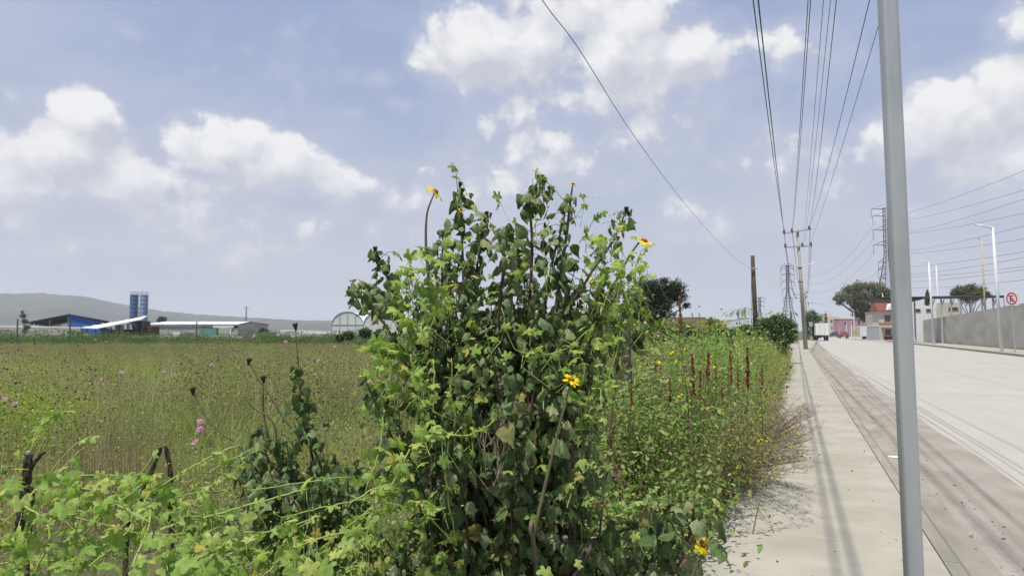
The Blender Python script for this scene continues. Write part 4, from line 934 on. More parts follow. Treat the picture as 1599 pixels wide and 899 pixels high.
BIGSTEMS = set()
def shrub(name, label, cat, stems, fillers, root, leafm, lsize, tpls, limit=290, dens=22, start=.25, droop=(.35, 1.0), stem_m=STEMD, r0=.009, tipleaf=True):
    """stems: list of (world points from low to high, bare) ; fillers the same"""
    t = thing(name, label, cat, root); loc = Vector(root); pos = []; out = []; dr = []; sc = []; pet = MB()
    for k, (pts, bare) in enumerate(stems + fillers):
        c = catmull([p_ - loc for p_ in pts], 5); n = len(c); rs = [r0 * (1.25 - .95 * i / n) * (.6 if k >= len(stems) else 1) for i in range(n)]
        if k < 60: MB().tube(c, rs, 6).build('stem', STEMB if bare == 2 else stem_m, t, smooth=True)
        else: pet.tube(c, rs, 4, cap=False)
        if bare: continue
        L_ = sum((c[i + 1] - c[i]).length for i in range(n - 1)); nl = int(L_ * dens); ga = U(0, 6)
        for j in range(nl):
            u = start + (1 - start) * (j + .5) / nl; x = u * (n - 1); i = min(int(x), n - 2); p_ = c[i].lerp(c[i + 1], x - i)
            if u < .7 and noise.noise(p_ * 7 + Vector((k * 3.1, 0, 0))) < -.12: continue
            ga += 2.4 + U(-.5, .5); o_ = Vector((math.cos(ga), math.sin(ga), 0)); s_ = lsize * (1.25 if (k in BIGSTEMS and k < len(stems)) else 1) * random.choice((U(.4, .7), U(.65, 1.15))) * (1 - .45 * max(0, u - .75) / .25)
            pl = s_ * U(.35, 1.5); e = p_ + o_ * pl * .9 + Vector((0, 0, pl * U(-.1, .5)))
            pet.tube([p_, p_.lerp(e, .5) + Vector((0, 0, pl * .15)), e], [.0016, .0013, .001], 3, cap=False)
            pos.append(e + loc); out.append(o_); dr.append(U(*droop)); sc.append(s_)
        if tipleaf:
            for j in range(5):
                ga += 1.3; o_ = Vector((math.cos(ga), math.sin(ga), 0)); pos.append(c[-1] + loc + o_ * .008); out.append(o_); dr.append(U(.3, .9)); sc.append(lsize * U(.3, .5))
    pos = np.array([tuple(p_) for p_ in pos]); out = np.array([tuple(p_) for p_ in out]); dr = np.array(dr); sc = np.array(sc)
    R = frames(len(pos), out, dr); leaves(t, tpls, pos, R, sc, leafm, limit=limit)
    o = pet.build('leaf_stalks', stem_m, t); o['kind'] = 'stuff'
    return t

def inpoly(x, y, poly):
    c = False; n = len(poly)
    for i in range(n):
        x1, y1 = poly[i]; x2, y2 = poly[i - 1]
        if (y1 > y) != (y2 > y) and x < (x2 - x1) * (y - y1) / (y2 - y1) + x1: c = not c
    return c

# ---- the big shrub in the middle
ROOT = B(800, 3.35, .1)
def stemline(px, d, rootpx=None, bend=.0):
    r_ = ROOT + Vector((U(-.22, .22), U(-.2, .2), 0)) if rootpx is None else B(rootpx, d, .1)
    pts = [P(x, y, d + (0 if i else 0)) for i, (x, y) in enumerate(px)]
    low = pts[0]; mid = r_.lerp(low, .5) + Vector((0, 0, .12)); return [r_, mid] + pts
main = []
def st(px, d, bare=0): main.append((stemline(px, d), bare))
st([(718, 760), (724, 481), (720, 343), (720, 302)], 3.35)
st([(690, 700), (669, 433), (665, 378), (667, 333), (678, 302)], 3.2, 2)
st([(735, 700), (741, 460), (752, 378), (759, 336)], 3.5)
st([(765, 690), (780, 480), (790, 390), (795, 350)], 3.25)
st([(790, 700), (800, 450), (807, 395), (812, 355)], 3.6)
st([(815, 700), (826, 495), (831, 388), (829, 330), (840, 302), (846, 276)], 3.3)
st([(820, 720), (845, 520), (862, 412), (876, 360), (888, 305)], 3.2)
st([(880, 400), (890, 320), (894, 290)], 3.22, 2)
st([(845, 740), (879, 516), (917, 436), (938, 405), (962, 367), (978, 328)], 3.35)
st([(890, 640), (935, 500), (976, 412), (996, 381), (1004, 375)], 3.3, 2)
st([(760, 740), (640, 520), (617, 464), (600, 419), (587, 392)], 3.3)
st([(740, 760), (630, 560), (600, 505), (565, 467), (550, 449)], 3.15)
st([(745, 700), (650, 530), (614, 495), (590, 462), (566, 440)], 3.4)
st([(700, 700), (690, 560), (690, 430), (692, 360)], 3.55)
st([(860, 760), (900, 600), (940, 520), (960, 450)], 3.6)
st([(830, 820), (833, 833), (866, 694), (880, 640), (891, 598)], 2.75, 2)
st([(880, 900), (900, 880), (925, 850), (990, 820), (1040, 790)], 3.0)
st([(900, 950), (1000, 900), (1030, 830), (1046, 778)], 2.95)
st([(930, 960), (1040, 905), (1075, 840), (1085, 780)], 2.9)
st([(950, 980), (1060, 930), (1085, 890), (1098, 855)], 2.85, 2)
ENV = [(560, 930), (545, 820), (570, 700), (548, 620), (575, 545), (600, 500), (625, 440), (660, 400), (700, 350), (730, 330), (760, 350), (800, 370), (830, 310), (870, 320), (900, 350), (905, 420), (930, 430), (960, 370), (990, 400), (1010, 470), (975, 540), (965, 620), (990, 680), (1010, 740), (1090, 780), (1115, 880), (1100, 930)]
LOWENV = [(545, 960), (545, 800), (575, 690), (560, 600), (590, 520), (640, 470), (900, 470), (955, 470), (945, 560), (945, 640), (980, 700), (1010, 760), (1070, 800), (1100, 900), (1100, 960)]
fill = []
while len(fill) < 175:
    x, y = U(540, 1110), U(430, 960) if len(fill) % 5 else U(370, 520)
    if not inpoly(x, y, ENV) or (y > 480 and not inpoly(x, y, LOWENV)): continue
    d = U(2.75, 4.0) if y > 520 else U(3.1, 3.8); tip = P(x, y, d)
    if tip.z < .35: continue
    r_ = ROOT + Vector((U(-.25, .25), U(-.25, .25), 0)) + (tip - ROOT) * .25; r_.z = .1
    fill.append(([r_, r_.lerp(tip, .55) + (tip - ROOT) * .0 + Vector((U(-.05, .05), U(-.05, .05), .12)), tip], 0))
BIGSTEMS |= {16, 17, 18, 19}
big = shrub('sunflower_shrub', 'tall bushy sunflower shrub with wilting dark leaves and yellow flowers, filling the middle foreground', 'shrub', main, fill, ROOT, G_DARK, .078, HEARTS, dens=33, start=.14, droop=(.1, 1.15))
flower(big, P(680, 299, 3.2), rgt * .5 - fwd * .25 + Vector((0, 0, .5)), .045, 9, miss=.3)
flower(big, P(1006, 376, 3.3), rgt * .35 - fwd * .35 + Vector((0, 0, .8)), .050, 13)
flower(big, P(892, 592, 2.75), -fwd * .45 + Vector((0, 0, .8)) + rgt * .25, .034, 12, miss=.2)
flower(big, P(1097, 849, 2.85), -fwd * .5 + Vector((0, 0, .6)) + rgt * .6, .042, 14)
flower(big, P(895, 287, 3.22), rgt * .4 + Vector((0, 0, 1)), .022, 8, miss=.3)
flower(big, P(925, 387, 3.2), -rgt * .2 + Vector((0, 0, 1)) - fwd * .3, .02, 6, miss=.3)
flower(big, P(926, 440, 3.15), -fwd + Vector((0, 0, .3)), .022, 6, miss=.3)
flower(big, P(856, 323, 3.1), -rgt + Vector((0, 0, .6)), .02, 6, miss=.4)
flower(big, P(566, 584, 3.0), -fwd * .6 - rgt * .5 + Vector((0, 0, .6)), .02, 7, miss=.3)
flower(big, P(721, 327, 3.2), -fwd + Vector((0, 0, .3)), .016, 6, miss=.3)
for (x, y, d) in ((722, 297, 3.2), (719, 287, 3.3), (846, 276, 3.3), (978, 326, 3.3), (586, 388, 3.3), (760, 333, 3.4)): spent(big, P(x, y, d), rgt * U(-.4, .4) + Vector((0, 0, 1)), .010)
# dead leaves and a dried tangle inside
n = 60; pos = np.array([tuple(P(U(640, 900) if i % 3 else U(600, 980), U(600, 870), U(2.8, 3.3))) for i in range(n)]); q = rng.random(n) * 6.28
R = frames(n, np.stack([np.cos(q), np.sin(q), q * 0], 1), rng.uniform(.7, 1.2, n)); mass('dead_leaves', HEARTS[3:], pos, R, rng.uniform(.025, .05, n), G_DRY, big, origin=big.location)
mb = MB()
for i in range(32):
    a = P(U(740, 800), U(640, 660), 2.85) ; b = P(U(735, 800), U(690, 760), 2.82); c = a.lerp(b, .5) + Vector((U(-.03, .03), U(-.03, .03), 0)); mb.tube([v - big.location for v in (a, c, b)], .0016, 3, cap=False)
o = mb.build('dried_strands', mat('straw', (.30, .25, .19), (.2, .16, .12), .9), big); o['kind'] = 'stuff'
for (pl, d, w) in (([(850, 960), (893, 905), (915, 870), (930, 840)], 2.95, .014), ([(770, 990), (760, 860), (752, 760), (742, 640)], 3.3, .013), ([(812, 990), (800, 850), (806, 700)], 3.3, .012)):
    MB().tube([P(*q, d) - big.location for q in pl], [w, w * .85, w * .7, w * .5][:len(pl)], 7).build('trunk', STEMD, big, smooth=True)

# ---- the smaller dark shrub to its left
R2 = B(520, 3.15, .1)
def sl(px, d, bare=0): return ([R2 + Vector((U(-.08, .08), U(-.08, .08), 0))] + [P(x, y, d) for x, y in px], bare)
S2 = [sl([(500, 860), (440, 790), (376, 699), (347, 677), (320, 648), (302, 612)], 3.0, 2), sl([(510, 800), (496, 715), (475, 688), (443, 653), (424, 621), (405, 595), (390, 566)], 3.15, 2),
      sl([(505, 830), (484, 696), (477, 667), (472, 627), (465, 573)], 3.1), sl([(485, 700), (475, 660), (467, 593), (465, 560), (461, 512)], 3.25, 2),
      sl([(490, 850), (460, 760), (432, 733), (408, 699), (403, 667)], 2.95), sl([(480, 860), (440, 800), (427, 765), (410, 745), (385, 735)], 2.9),
      sl([(480, 820), (440, 740), (427, 661), (397, 637), (378, 615)], 3.1, 2), sl([(450, 780), (425, 700), (412, 648), (411, 594)], 3.2, 2),
      sl([(530, 850), (530, 760), (520, 710)], 3.1), sl([(540, 850), (560, 780), (555, 730)], 3.2), sl([(470, 850), (430, 800), (400, 790)], 2.9), sl([(500, 860), (470, 800), (450, 745), (440, 700)], 3.0)]
F2 = []
for (x, y) in ((500, 745), (545, 770), (575, 760), (470, 790), (420, 760), (390, 710), (445, 680), (485, 730), (520, 800), (560, 720), (375, 740), (460, 720), (400, 670), (500, 690)):
    d = U(2.85, 3.3); F2.append(([R2, R2.lerp(P(x, y, d), .5) + Vector((0, 0, .1)), P(x, y, d)], 0))
BIGSTEMS.clear()
sh2 = shrub('side_shrub', 'smaller dark green shrub with bare stalks and spent heads, left of the tall one', 'shrub', S2, F2, R2, G_LEFT, .074, HEARTS, limit=230, dens=27, start=.4, droop=(.1, 1.1), r0=.006)
for (x, y, d) in ((301, 608, 3.0), (389, 562, 3.15), (461, 508, 3.25), (411, 590, 3.2)): spent(sh2, P(x, y, d), Vector((U(-.3, .3), 0, 1)), .011)
flower(sh2, P(372, 614, 3.1), -rgt - fwd * .4 + Vector((0, 0, .4)), .014, 6, miss=.3)

# ---- vines
def vine(name, label, regions, trails, root, n_sprays=0, m=G_VINE, limit=290, tp=PALMS, size=(.05, .09), sprays=None, stem_m=STEMG):
    t = thing(name, label, 'vine', root); loc = Vector(root); pos = []; sc = []
    for (poly, n, d0, d1, s0, s1) in regions:
        xs = [p_[0] for p_ in poly]; ys = [p_[1] for p_ in poly]; k = 0
        while k < n:
            x, y = U(min(xs), max(xs)), U(min(ys), max(ys))
            if not inpoly(x, y, poly): continue
            p_ = P(x, y, d0 + (d1 - d0) * random.random() ** 1.3)
            if p_.z < .1: continue
            pos.append(tuple(p_)); sc.append(U(s0, s1)); k += 1
    mb = MB()
    for (pl, d0, d1, r_) in trails:
        c = catmull([P(x, y, d0 + (d1 - d0) * i / max(1, len(pl) - 1)) for i, (x, y) in enumerate(pl)], 5)
        c = [p_ + Vector((U(-.003, .003), U(-.003, .003), U(-.003, .003))) for p_ in c]
        MB().tube([p_ - loc for p_ in c], r_, 6).build('tendril', stem_m, t, smooth=True)
        for i in range(2, len(c), 3):
            if random.random() < .7: pos.append(tuple(c[i] + Vector((0, 0, .004)))); sc.append(U(*size) * .55)
    # short stalks under leaves
    for p_, s_ in zip(pos, sc):
        if random.random() < .55:
            a = Vector(p_) - loc; mb.tube([a, a + Vector((U(-.04, .04), U(-.04, .04), -U(.02, .07))), a + Vector((U(-.09, .09), U(-.09, .09), -U(.06, .18)))], [.0013, .0016, .0018], 3, cap=False)
    pos = np.array(pos); n = len(pos); sc = np.array(sc); q = rng.random(n) * 6.28; out = np.stack([np.cos(q), np.sin(q), q * 0], 1) * .8 - np.array([*fwd.xy, 0]) * .45
    R = frames(n, out, rng.uniform(-.05, .95, n), up=.55); leaves(t, tp, pos, R, sc, m, limit=limit)
    o = mb.build('stalks', stem_m, t); o['kind'] = 'stuff'
    if sprays:
        mb = MB(); V = []; pp = []
        for (x, y, d, r_, k) in sprays:
            c = P(x, y, d)
            for _ in range(k): pp.append(tuple(c + Vector((random.gauss(0, r_), random.gauss(0, r_), random.gauss(0, r_)))))
        pp = np.array(pp); n = len(pp); q = rng.random(n) * 6.28
        o = mass('blossom', [tpl_oval(.6, 2)], pp, frames(n, np.stack([np.cos(q), np.sin(q), q * 0], 1), rng.uniform(-.5, .6, n)), rng.uniform(.006, .014, n), leafmat('pale_blossom_' + name, [(0, (.32, .40, .12)), (1, (.45, .50, .22))], .35, .6, tw=(1, 1, .8)), t, origin=loc)
    return t
vine('climbing_vine', 'lime green climbing vine trailing over the tall shrub, with long pale tendrils',
     [([(600, 460), (640, 395), (700, 370), (710, 480), (660, 560), (590, 560)], 85, 2.9, 3.3, .035, .075), ([(565, 520), (640, 540), (640, 640), (570, 650)], 60, 2.85, 3.2, .03, .065),
      ([(690, 380), (870, 300), (900, 420), (760, 470)], 34, 3.0, 3.5, .025, .05), ([(905, 350), (990, 340), (1012, 420), (1000, 500), (940, 520), (920, 440)], 75, 2.9, 3.4, .03, .065),
      ([(860, 520), (970, 520), (960, 720), (900, 700)], 42, 2.8, 3.1, .03, .06), ([(560, 700), (680, 650), (700, 899), (540, 930)], 80, 2.6, 3.0, .035, .07),
      ([(640, 560), (760, 540), (760, 680), (650, 690)], 35, 2.8, 3.0, .035, .07), ([(700, 500), (950, 500), (900, 600), (720, 600)], 36, 2.9, 3.3, .025, .05), ([(660, 700), (1000, 700), (1080, 930), (640, 930)], 34, 2.75, 3.0, .03, .06)],
     [([(640, 552), (650, 600), (668, 650), (690, 672), (720, 680), (750, 672), (772, 655)], 2.72, 2.72, .0028), ([(706, 560), (703, 615), (696, 645)], 2.75, 2.75, .002), ([(676, 560), (678, 600), (676, 636)], 2.78, 2.72, .0026),
      ([(690, 668), (693, 720), (702, 790), (713, 850)], 2.72, 2.7, .0022), ([(783, 481), (803, 543), (842, 552), (879, 547), (924, 512)], 2.9, 2.95, .0022), ([(996, 474), (1010, 492), (1027, 503), (1034, 504)], 3.0, 3.0, .002),
      ([(717, 345), (714, 300), (711, 265), (704, 252)], 3.2, 3.2, .0018), ([(900, 340), (870, 300), (848, 278), (832, 266)], 3.15, 3.2, .0018), ([(600, 640), (592, 700), (570, 770)], 2.8, 2.7, .003), ([(640, 700), (610, 760), (560, 810)], 2.75, 2.6, .003),
      ([(980, 520), (985, 470), (992, 430), (1000, 395), (1022, 380)], 3.0, 3.0, .0018), ([(940, 530), (955, 480), (978, 455), (1015, 470)], 2.95, 2.95, .002), ([(960, 520), (975, 480), (1000, 440), (1025, 430)], 2.95, 2.95, .0018), ([(905, 380), (930, 340), (948, 330)], 3.1, 3.1, .0018),
      ([(906, 355), (912, 320), (908, 300)], 3.1, 3.1, .001), ([(745, 340), (742, 325), (744, 316)], 3.2, 3.2, .001), ([(775, 330), (778, 312), (776, 304)], 3.2, 3.2, .001), ([(915, 395), (914, 370), (917, 355)], 3.1, 3.1, .001), ([(968, 440), (972, 395), (968, 385)], 3.1, 3.1, .001), ([(645, 440), (640, 415), (642, 398)], 3.1, 3.1, .001)],
     ROOT + Vector((-.3, -.3, 0)), sprays=[(990, 465, 2.95, .05, 130), (960, 505, 2.95, .05, 90), (610, 560, 2.85, .07, 110), (660, 470, 3.0, .07, 90), (940, 340, 3.1, .05, 50), (760, 520, 2.95, .08, 60), (670, 520, 2.9, .05, 60), (640, 790, 2.7, .1, 100), (570, 860, 2.6, .1, 100), (880, 330, 3.1, .04, 30)])
GTR = []
for _ in range(34):
    x = U(-60, 560); y = U(760, 900); a = U(-1, 1); L_ = U(60, 190); q = U(-.9, .5); d = U(2.4, 3.1)
    GTR.append(([(x, y), (x + L_ * .35 * math.cos(q), y + L_ * .35 * math.sin(q) - 14 * a), (x + L_ * .7 * math.cos(q), y + L_ * .7 * math.sin(q) - 18 * a), (x + L_ * math.cos(q), y + L_ * math.sin(q))], d, d + .1, U(.0018, .0034)))
vine('ground_vine', 'dense bright green lobed-leaf vine sprawling across the lower left corner',
     [([(-40, 800), (0, 750), (60, 735), (150, 720), (230, 760), (330, 770), (420, 820), (560, 820), (560, 960), (-40, 960)], 340, 2.3, 3.7, .028, .072), ([(-40, 730), (60, 725), (160, 705), (180, 760), (60, 790), (-40, 800)], 22, 2.9, 3.4, .04, .08),
      ([(180, 740), (330, 760), (330, 840), (180, 830)], 34, 2.8, 3.3, .035, .075), ([(0, 830), (560, 850), (560, 1000), (0, 1000)], 170, 2.1, 3.2, .03, .075), ([(-300, 860), (0, 820), (0, 1100), (-300, 1100)], 120, 2.2, 3.2, .06, .1), ([(300, 840), (620, 780), (640, 900), (300, 960)], 44, 2.6, 3.3, .035, .075)],
     [*GTR, ([(50, 900), (75, 850), (72, 815), (40, 790)], 2.4, 2.5, .004), ([(120, 899), (200, 830), (232, 770), (246, 735)], 2.4, 3.0, .003), ([(200, 899), (230, 830), (236, 790)], 2.4, 2.7, .004), ([(270, 899), (300, 850), (330, 830)], 2.4, 2.5, .004),
      ([(-20, 835), (30, 795), (60, 760), (110, 744), (200, 742)], 2.8, 3.0, .0035), ([(380, 832), (430, 828), (480, 812), (500, 806)], 2.6, 2.8, .0032), ([(48, 705), (58, 670), (80, 650), (120, 640)], 3.0, 3.2, .002), ([(60, 740), (120, 760), (190, 768)], 2.9, 3.0, .003), ([(150, 860), (220, 800), (300, 770), (360, 765)], 2.7, 3.0, .003), ([(410, 899), (470, 850), (540, 830), (600, 820)], 2.5, 2.7, .0035)],
     B(250, 2.9, .1), size=(.05, .1), sprays=[(265, 655, 3.0, .035, 60), (255, 672, 3.0, .03, 50), (130, 683, 3.0, .03, 40), (150, 700, 3.0, .04, 40), (60, 690, 3.0, .02, 25), (225, 700, 3.0, .02, 25), (290, 730, 2.9, .05, 60), (340, 800, 2.8, .12, 160), (430, 840, 2.7, .1, 120), (20, 860, 2.4, .05, 60), (200, 880, 2.4, .12, 120), (320, 880, 2.4, .1, 120), (500, 880, 2.4, .08, 90), (60, 750, 3, .08, 50), (330, 720, 3.1, .04, 50)])

# stakes in the vines
for (pl, d, w, lab) in (([(20, 960), (30, 830), (38, 770), (45, 708)], 3.0, .017, 'pale topped dead stalk at the far left, standing in the vines'), ([(198, 850), (215, 790), (235, 740), (251, 698)], 3.0, .0095, 'dark leaning dead stalk, left arm of the pair in the vines'),
        ([(268, 870), (266, 790), (266, 740), (259, 696)], 3.05, .010, 'dark upright twisted dead stalk, right arm of the pair in the vines'), ([(44, 860), (52, 790), (46, 740), (62, 712), (70, 706)], 3.0, .008, 'thin forked dead stalk beside the pale topped one at the far left')):
    b = P(*pl[0], d); base = Vector((b.x, b.y, .1)); t = thing('dead_stalk', lab, 'stalk', base, 0, 'dead stalks in the vines')
    c = catmull([base] + [P(x, y, d) for x, y in pl], 5)
    for s_ in range(3):
        off = [Vector((w * .5 * math.cos(i * .8 + s_ * 2.1), w * .5 * math.sin(i * .8 + s_ * 2.1), 0)) for i in range(len(c))]
        MB().tube([p_ - base + o_ for p_, o_ in zip(c, off)], [w * (.75 + .2 * math.sin(i * 1.7 + s_)) * (1 - .35 * i / len(c)) for i in range(len(c))], 6).build('strand', DWOOD, t)
    if w > .015: MB().tube([c[-2] - base, c[-1] - base + Vector((0, 0, .01))], [w * .8, w * .6], 6).build('bleached_top', mat('bleached', (.5, .46, .42), (.3, .26, .23), .9, 30), t)

# ---- field fence posts of wood
for (pb, pt, d, w, lab) in (((979, 600), (976, 500), 8.2, .056, 'thick grey weathered fence post right of the tall shrub'), ((1146, 560), (1137, 515), 17, .06, 'dark leaning fence post between the weeds right of the dark tree'), ((1117, 545), (1117, 527), 26, .05, 'short dark fence stub left of the leaning post')):
    top = P(*pt, d); b = P(*pb, d); dv = b - top; b = top + dv * ((top.z - .1) / (top.z - b.z)); t = thing('wooden_fence_post', lab, 'fence post', b, 0)
    mb = MB(); c = [Vector((0, 0, 0)).lerp(top - b, i / 8) + Vector((U(-.004, .004), U(-.004, .004), 0)) for i in range(9)]; mb.tube(c, [w * U(.93, 1.07) for _ in c], 9).build('post', GWOOD if w < .0585 and d < 10 else DWOOD, t)
    MB().tube([c[6] + Vector((-w, -w, 0)), c[6] + Vector((w, -w * 1.2, 0)), c[6] + Vector((w * 1.1, w, .01))], .004, 4).build('wire_tie', CABLE, t)

# ---- instanced ground cover
def clump_mesh(name, parts):                  # parts: list of (tpls, pos, R, sc, mat)
    obs = []; V = []; T = []; ti = []; mi = []; mats_ = []; k = 0
    for (tpls, pos, R, sc, m_) in parts:
        if m_ not in mats_: mats_.append(m_)
        for i in range(len(pos)):
            tv, tt = tpls[int(rng.integers(len(tpls)))]; w = tv @ R[i].T * sc[i] + pos[i]; V.append(w); T.append(tt + k); k += len(tv); ti.append(np.full(len(tv), rng.random() * .999)); mi += [mats_.index(m_)] * len(tt)
    return D.objects.new(name, np_mesh(name, np.concatenate(V), np.concatenate(T), mats_, np.concatenate(ti), mi))
def blade_tpl(w, bend, seg=3):
    V = []; T = []
    for i in range(seg):
        t = i / seg; V += [(-w * (1 - t * .7) / 2, bend * t * t, t * (1 - .25 * bend * t)), (w * (1 - t * .7) / 2, bend * t * t, t * (1 - .25 * bend * t))]
    V.append((0, bend, 1 - .25 * bend))
    for i in range(seg - 1): a = 2 * i; T += [(a, a + 1, a + 3), (a, a + 3, a + 2)]
    T.append((2 * seg - 2, 2 * seg - 1, 2 * seg)); return np.array(V), np.array(T)
def yawR(n, tilt=.15):
    out = np.zeros((n, 3, 3)); 
    for i in range(n): out[i] = np.array((Matrix.Rotation(U(0, 6.28), 3, 'Z') @ Matrix.Rotation(random.gauss(0, tilt), 3, 'X')))
    return out
def rnd_frames(n, lo=-.3, hi=.5):
    q = rng.random(n) * 6.28; return frames(n, np.stack([np.cos(q), np.sin(q), q * 0], 1), rng.uniform(lo, hi, n))
BL = [blade_tpl(.012, .35), blade_tpl(.010, .7), blade_tpl(.014, .15)]; BLF = [blade_tpl(.02, .3, 2), blade_tpl(.02, .6, 2)]
OCT = (np.array([(1, 0, 0), (-1, 0, 0), (0, 1, 0), (0, -1, 0), (0, 0, 1.2), (0, 0, -1.4)]), np.array([(0, 2, 4), (2, 1, 4), (1, 3, 4), (3, 0, 4), (2, 0, 5), (1, 2, 5), (3, 1, 5), (0, 3, 5)]))
def tuft(name, n, h, spread, m_, bl=BL, extra=None):
    pos = np.stack([rng.normal(0, spread, n), rng.normal(0, spread, n), np.zeros(n)], 1)
    return clump_mesh(name, [(bl, pos, yawR(n, .22), rng.uniform(.5, 1, n) * h, m_)] + (extra or []))
def stalk_clump(name, n, h, m_, headm, hr=.006, spread=.15, leaf=None, nh=5, lt=OVAL, ls=(.02, .05), nl=0):
    P0 = []; parts = []; bp = np.zeros((0, 3)); hp = []; lp = []; sp = []; sR = []; ss_ = []
    for i in range(n):
        b = np.array([random.gauss(0, spread), random.gauss(0, spread), 0]); H = h * U(.6, 1.05); tilt = np.array([random.gauss(0, .12), random.gauss(0, .12), 1.]); 
        R_ = np.array((Vector(tilt).to_track_quat('Z', 'Y').to_matrix())); sp.append(b); sR.append(R_); ss_.append(H)
        for j in range(nh):
            u = U(.5, 1.0); p0 = b + tilt * H * u; o_ = np.array([U(-1, 1), U(-1, 1), U(.5, 1.4)]); o_ /= np.linalg.norm(o_); L_ = H * U(.08, .22) * (1.15 - u + .2)
            sp.append(p0); sR.append(np.array(Vector(o_).to_track_quat('Z', 'Y').to_matrix())); ss_.append(L_); hp.append(p0 + o_ * L_)
        for j in range(nl): lp.append(b + tilt * H * U(.1, .9))
    parts.append(([blade_tpl(.008, .05, 2)], np.array(sp), sR, np.array(ss_) * 1.0, m_))
    if headm is not None and len(hp): parts.append(([OCT], np.array(hp), yawR(len(hp), .5), rng.uniform(.7, 1.3, len(hp)) * hr, headm))
    if leaf is not None and lp: parts.append(([lt], np.array(lp), rnd_frames(len(lp)), rng.uniform(*ls, len(lp)), leaf))
    return clump_mesh(name, parts)
def leafy(name, n, h, w, m_, ls, tp=[OVAL], stem_m=None, ns=6, fl=None, nf=0, fs=.012):
    pos = np.stack([rng.normal(0, w * .45, n), rng.normal(0, w * .45, n), h * rng.random(n) ** .7], 1); parts = [(tp, pos, rnd_frames(n, -.1, .7), rng.uniform(.6, 1.2, n) * ls, m_)]
    sp = np.stack([rng.normal(0, w * .3, ns), rng.normal(0, w * .3, ns), np.zeros(ns)], 1); parts.append(([blade_tpl(.010, .1, 2)], sp, yawR(ns, .3), rng.uniform(.7, 1, ns) * h, stem_m or G_DRYG))
    if nf: 
        fp = np.stack([rng.normal(0, w * .45, nf), rng.normal(0, w * .45, nf), h * rng.uniform(.8, 1.1, nf)], 1); parts.append(([OCT], fp, yawR(nf, .5), rng.uniform(.7, 1.3, nf) * fs, fl))
    return clump_mesh(name, parts)
def scatter(name, protos, pts, scl, label, kind='stuff', tilt=.08, cat='plants'):
    col = D.collections.new('src_' + name)
    for p_ in protos: col.objects.link(p_)
    pts = np.asarray(pts, np.float32); n = len(pts); me = D.meshes.new(name); me.vertices.add(n); me.vertices.foreach_set('co', pts.ravel())
    a = me.attributes.new('rot', 'FLOAT_VECTOR', 'POINT'); a.data.foreach_set('vector', np.stack([rng.normal(0, tilt, n), rng.normal(0, tilt, n), rng.random(n) * 6.28], 1).astype(np.float32).ravel())
    a = me.attributes.new('scl', 'FLOAT', 'POINT'); a.data.foreach_set('value', np.asarray(scl, np.float32))
    a = me.attributes.new('pick', 'INT', 'POINT'); a.data.foreach_set('value', rng.integers(0, len(protos), n).astype(np.int32))
    o = link(D.objects.new(name, me)); tag(o, label, cat, kind=kind)
    g = D.node_groups.new('scatter_' + name, 'GeometryNodeTree'); g.interface.new_socket('Geometry', in_out='INPUT', socket_type='NodeSocketGeometry'); g.interface.new_socket('Geometry', in_out='OUTPUT', socket_type='NodeSocketGeometry')
    N = g.nodes.new; L = g.links.new; gi = N('NodeGroupInput'); go = N('NodeGroupOutput'); ip = N('GeometryNodeInstanceOnPoints'); ci = N('GeometryNodeCollectionInfo')
    ci.inputs['Collection'].default_value = col; ci.inputs['Separate Children'].default_value = True; ci.inputs['Reset Children'].default_value = True
    def na(nm, ty):
        x = N('GeometryNodeInputNamedAttribute'); x.data_type = ty; x.inputs['Name'].default_value = nm; return x.outputs[0]
    L(gi.outputs[0], ip.inputs['Points']); L(ci.outputs[0], ip.inputs['Instance']); ip.inputs['Pick Instance'].default_value = True; L(na('pick', 'INT'), ip.inputs['Instance Index'])
    L(na('rot', 'FLOAT_VECTOR'), ip.inputs['Rotation']); L(na('scl', 'FLOAT'), ip.inputs['Scale']); L(ip.outputs[0], go.inputs[0])
    o.modifiers.new('scatter', 'NODES').node_group = g; return o
def wedge(n, d0, d1, pxa=-330, pxb=1250, xmax=-.75, dpow=.5, keep=None):
    """points on the field between two distances, seen from well outside the frame on the left to the verge"""
    out = []
    while len(out) < n:
        d = d0 + (d1 - d0) * random.random() ** dpow; p_ = B(U(pxa, pxb), d)
        if p_.x > xmax or p_.y < -3: continue
        if keep and random.random() > keep(p_): continue
        out.append((p_.x, p_.y, hfield(p_.x, p_.y) - .01))
    return out
def area_n(d0, d1, dens, pxa=-330, pxb=1250): return int((d1 * d1 - d0 * d0) / 2 * (pxb - pxa) / F * dens)
def patch(x, y, s, o_=0): return noise.noise(Vector((x * s + o_, y * s - o_, o_)))

# grass: fine tufts
G1 = [tuft('tuft_a', 46, .62, .07, G_GRASS), tuft('tuft_b', 40, .5, .09, G_GRASS), tuft('tuft_c', 34, .75, .06, G_GRASS)]
n = area_n(3.6, 17, 15); mp_ = wedge(n, 3.6, 17); scatter('meadow_grass', G1, mp_, np.array([max(.3, .78 + 1.1 * patch(q_[0], q_[1], .55, 5)) for q_ in mp_]) * rng.uniform(.75, 1.2, n), 'knee high green and tan grass of the meadow')
G2 = [tuft('far_tuft_a', 40, .6, .22, G_GRASS, BLF), tuft('far_tuft_b', 40, .7, .25, G_GRASS, BLF)]
n1 = area_n(17, 45, 4.5); n2 = area_n(45, 105, 1.3)
scatter('far_meadow_grass', G2, wedge(n1, 17, 45) + wedge(n2, 45, 105), np.concatenate([rng.uniform(.6, 1.05, n1), rng.uniform(.6, .95, n2)]), 'grass of the far meadow up to the field edge')
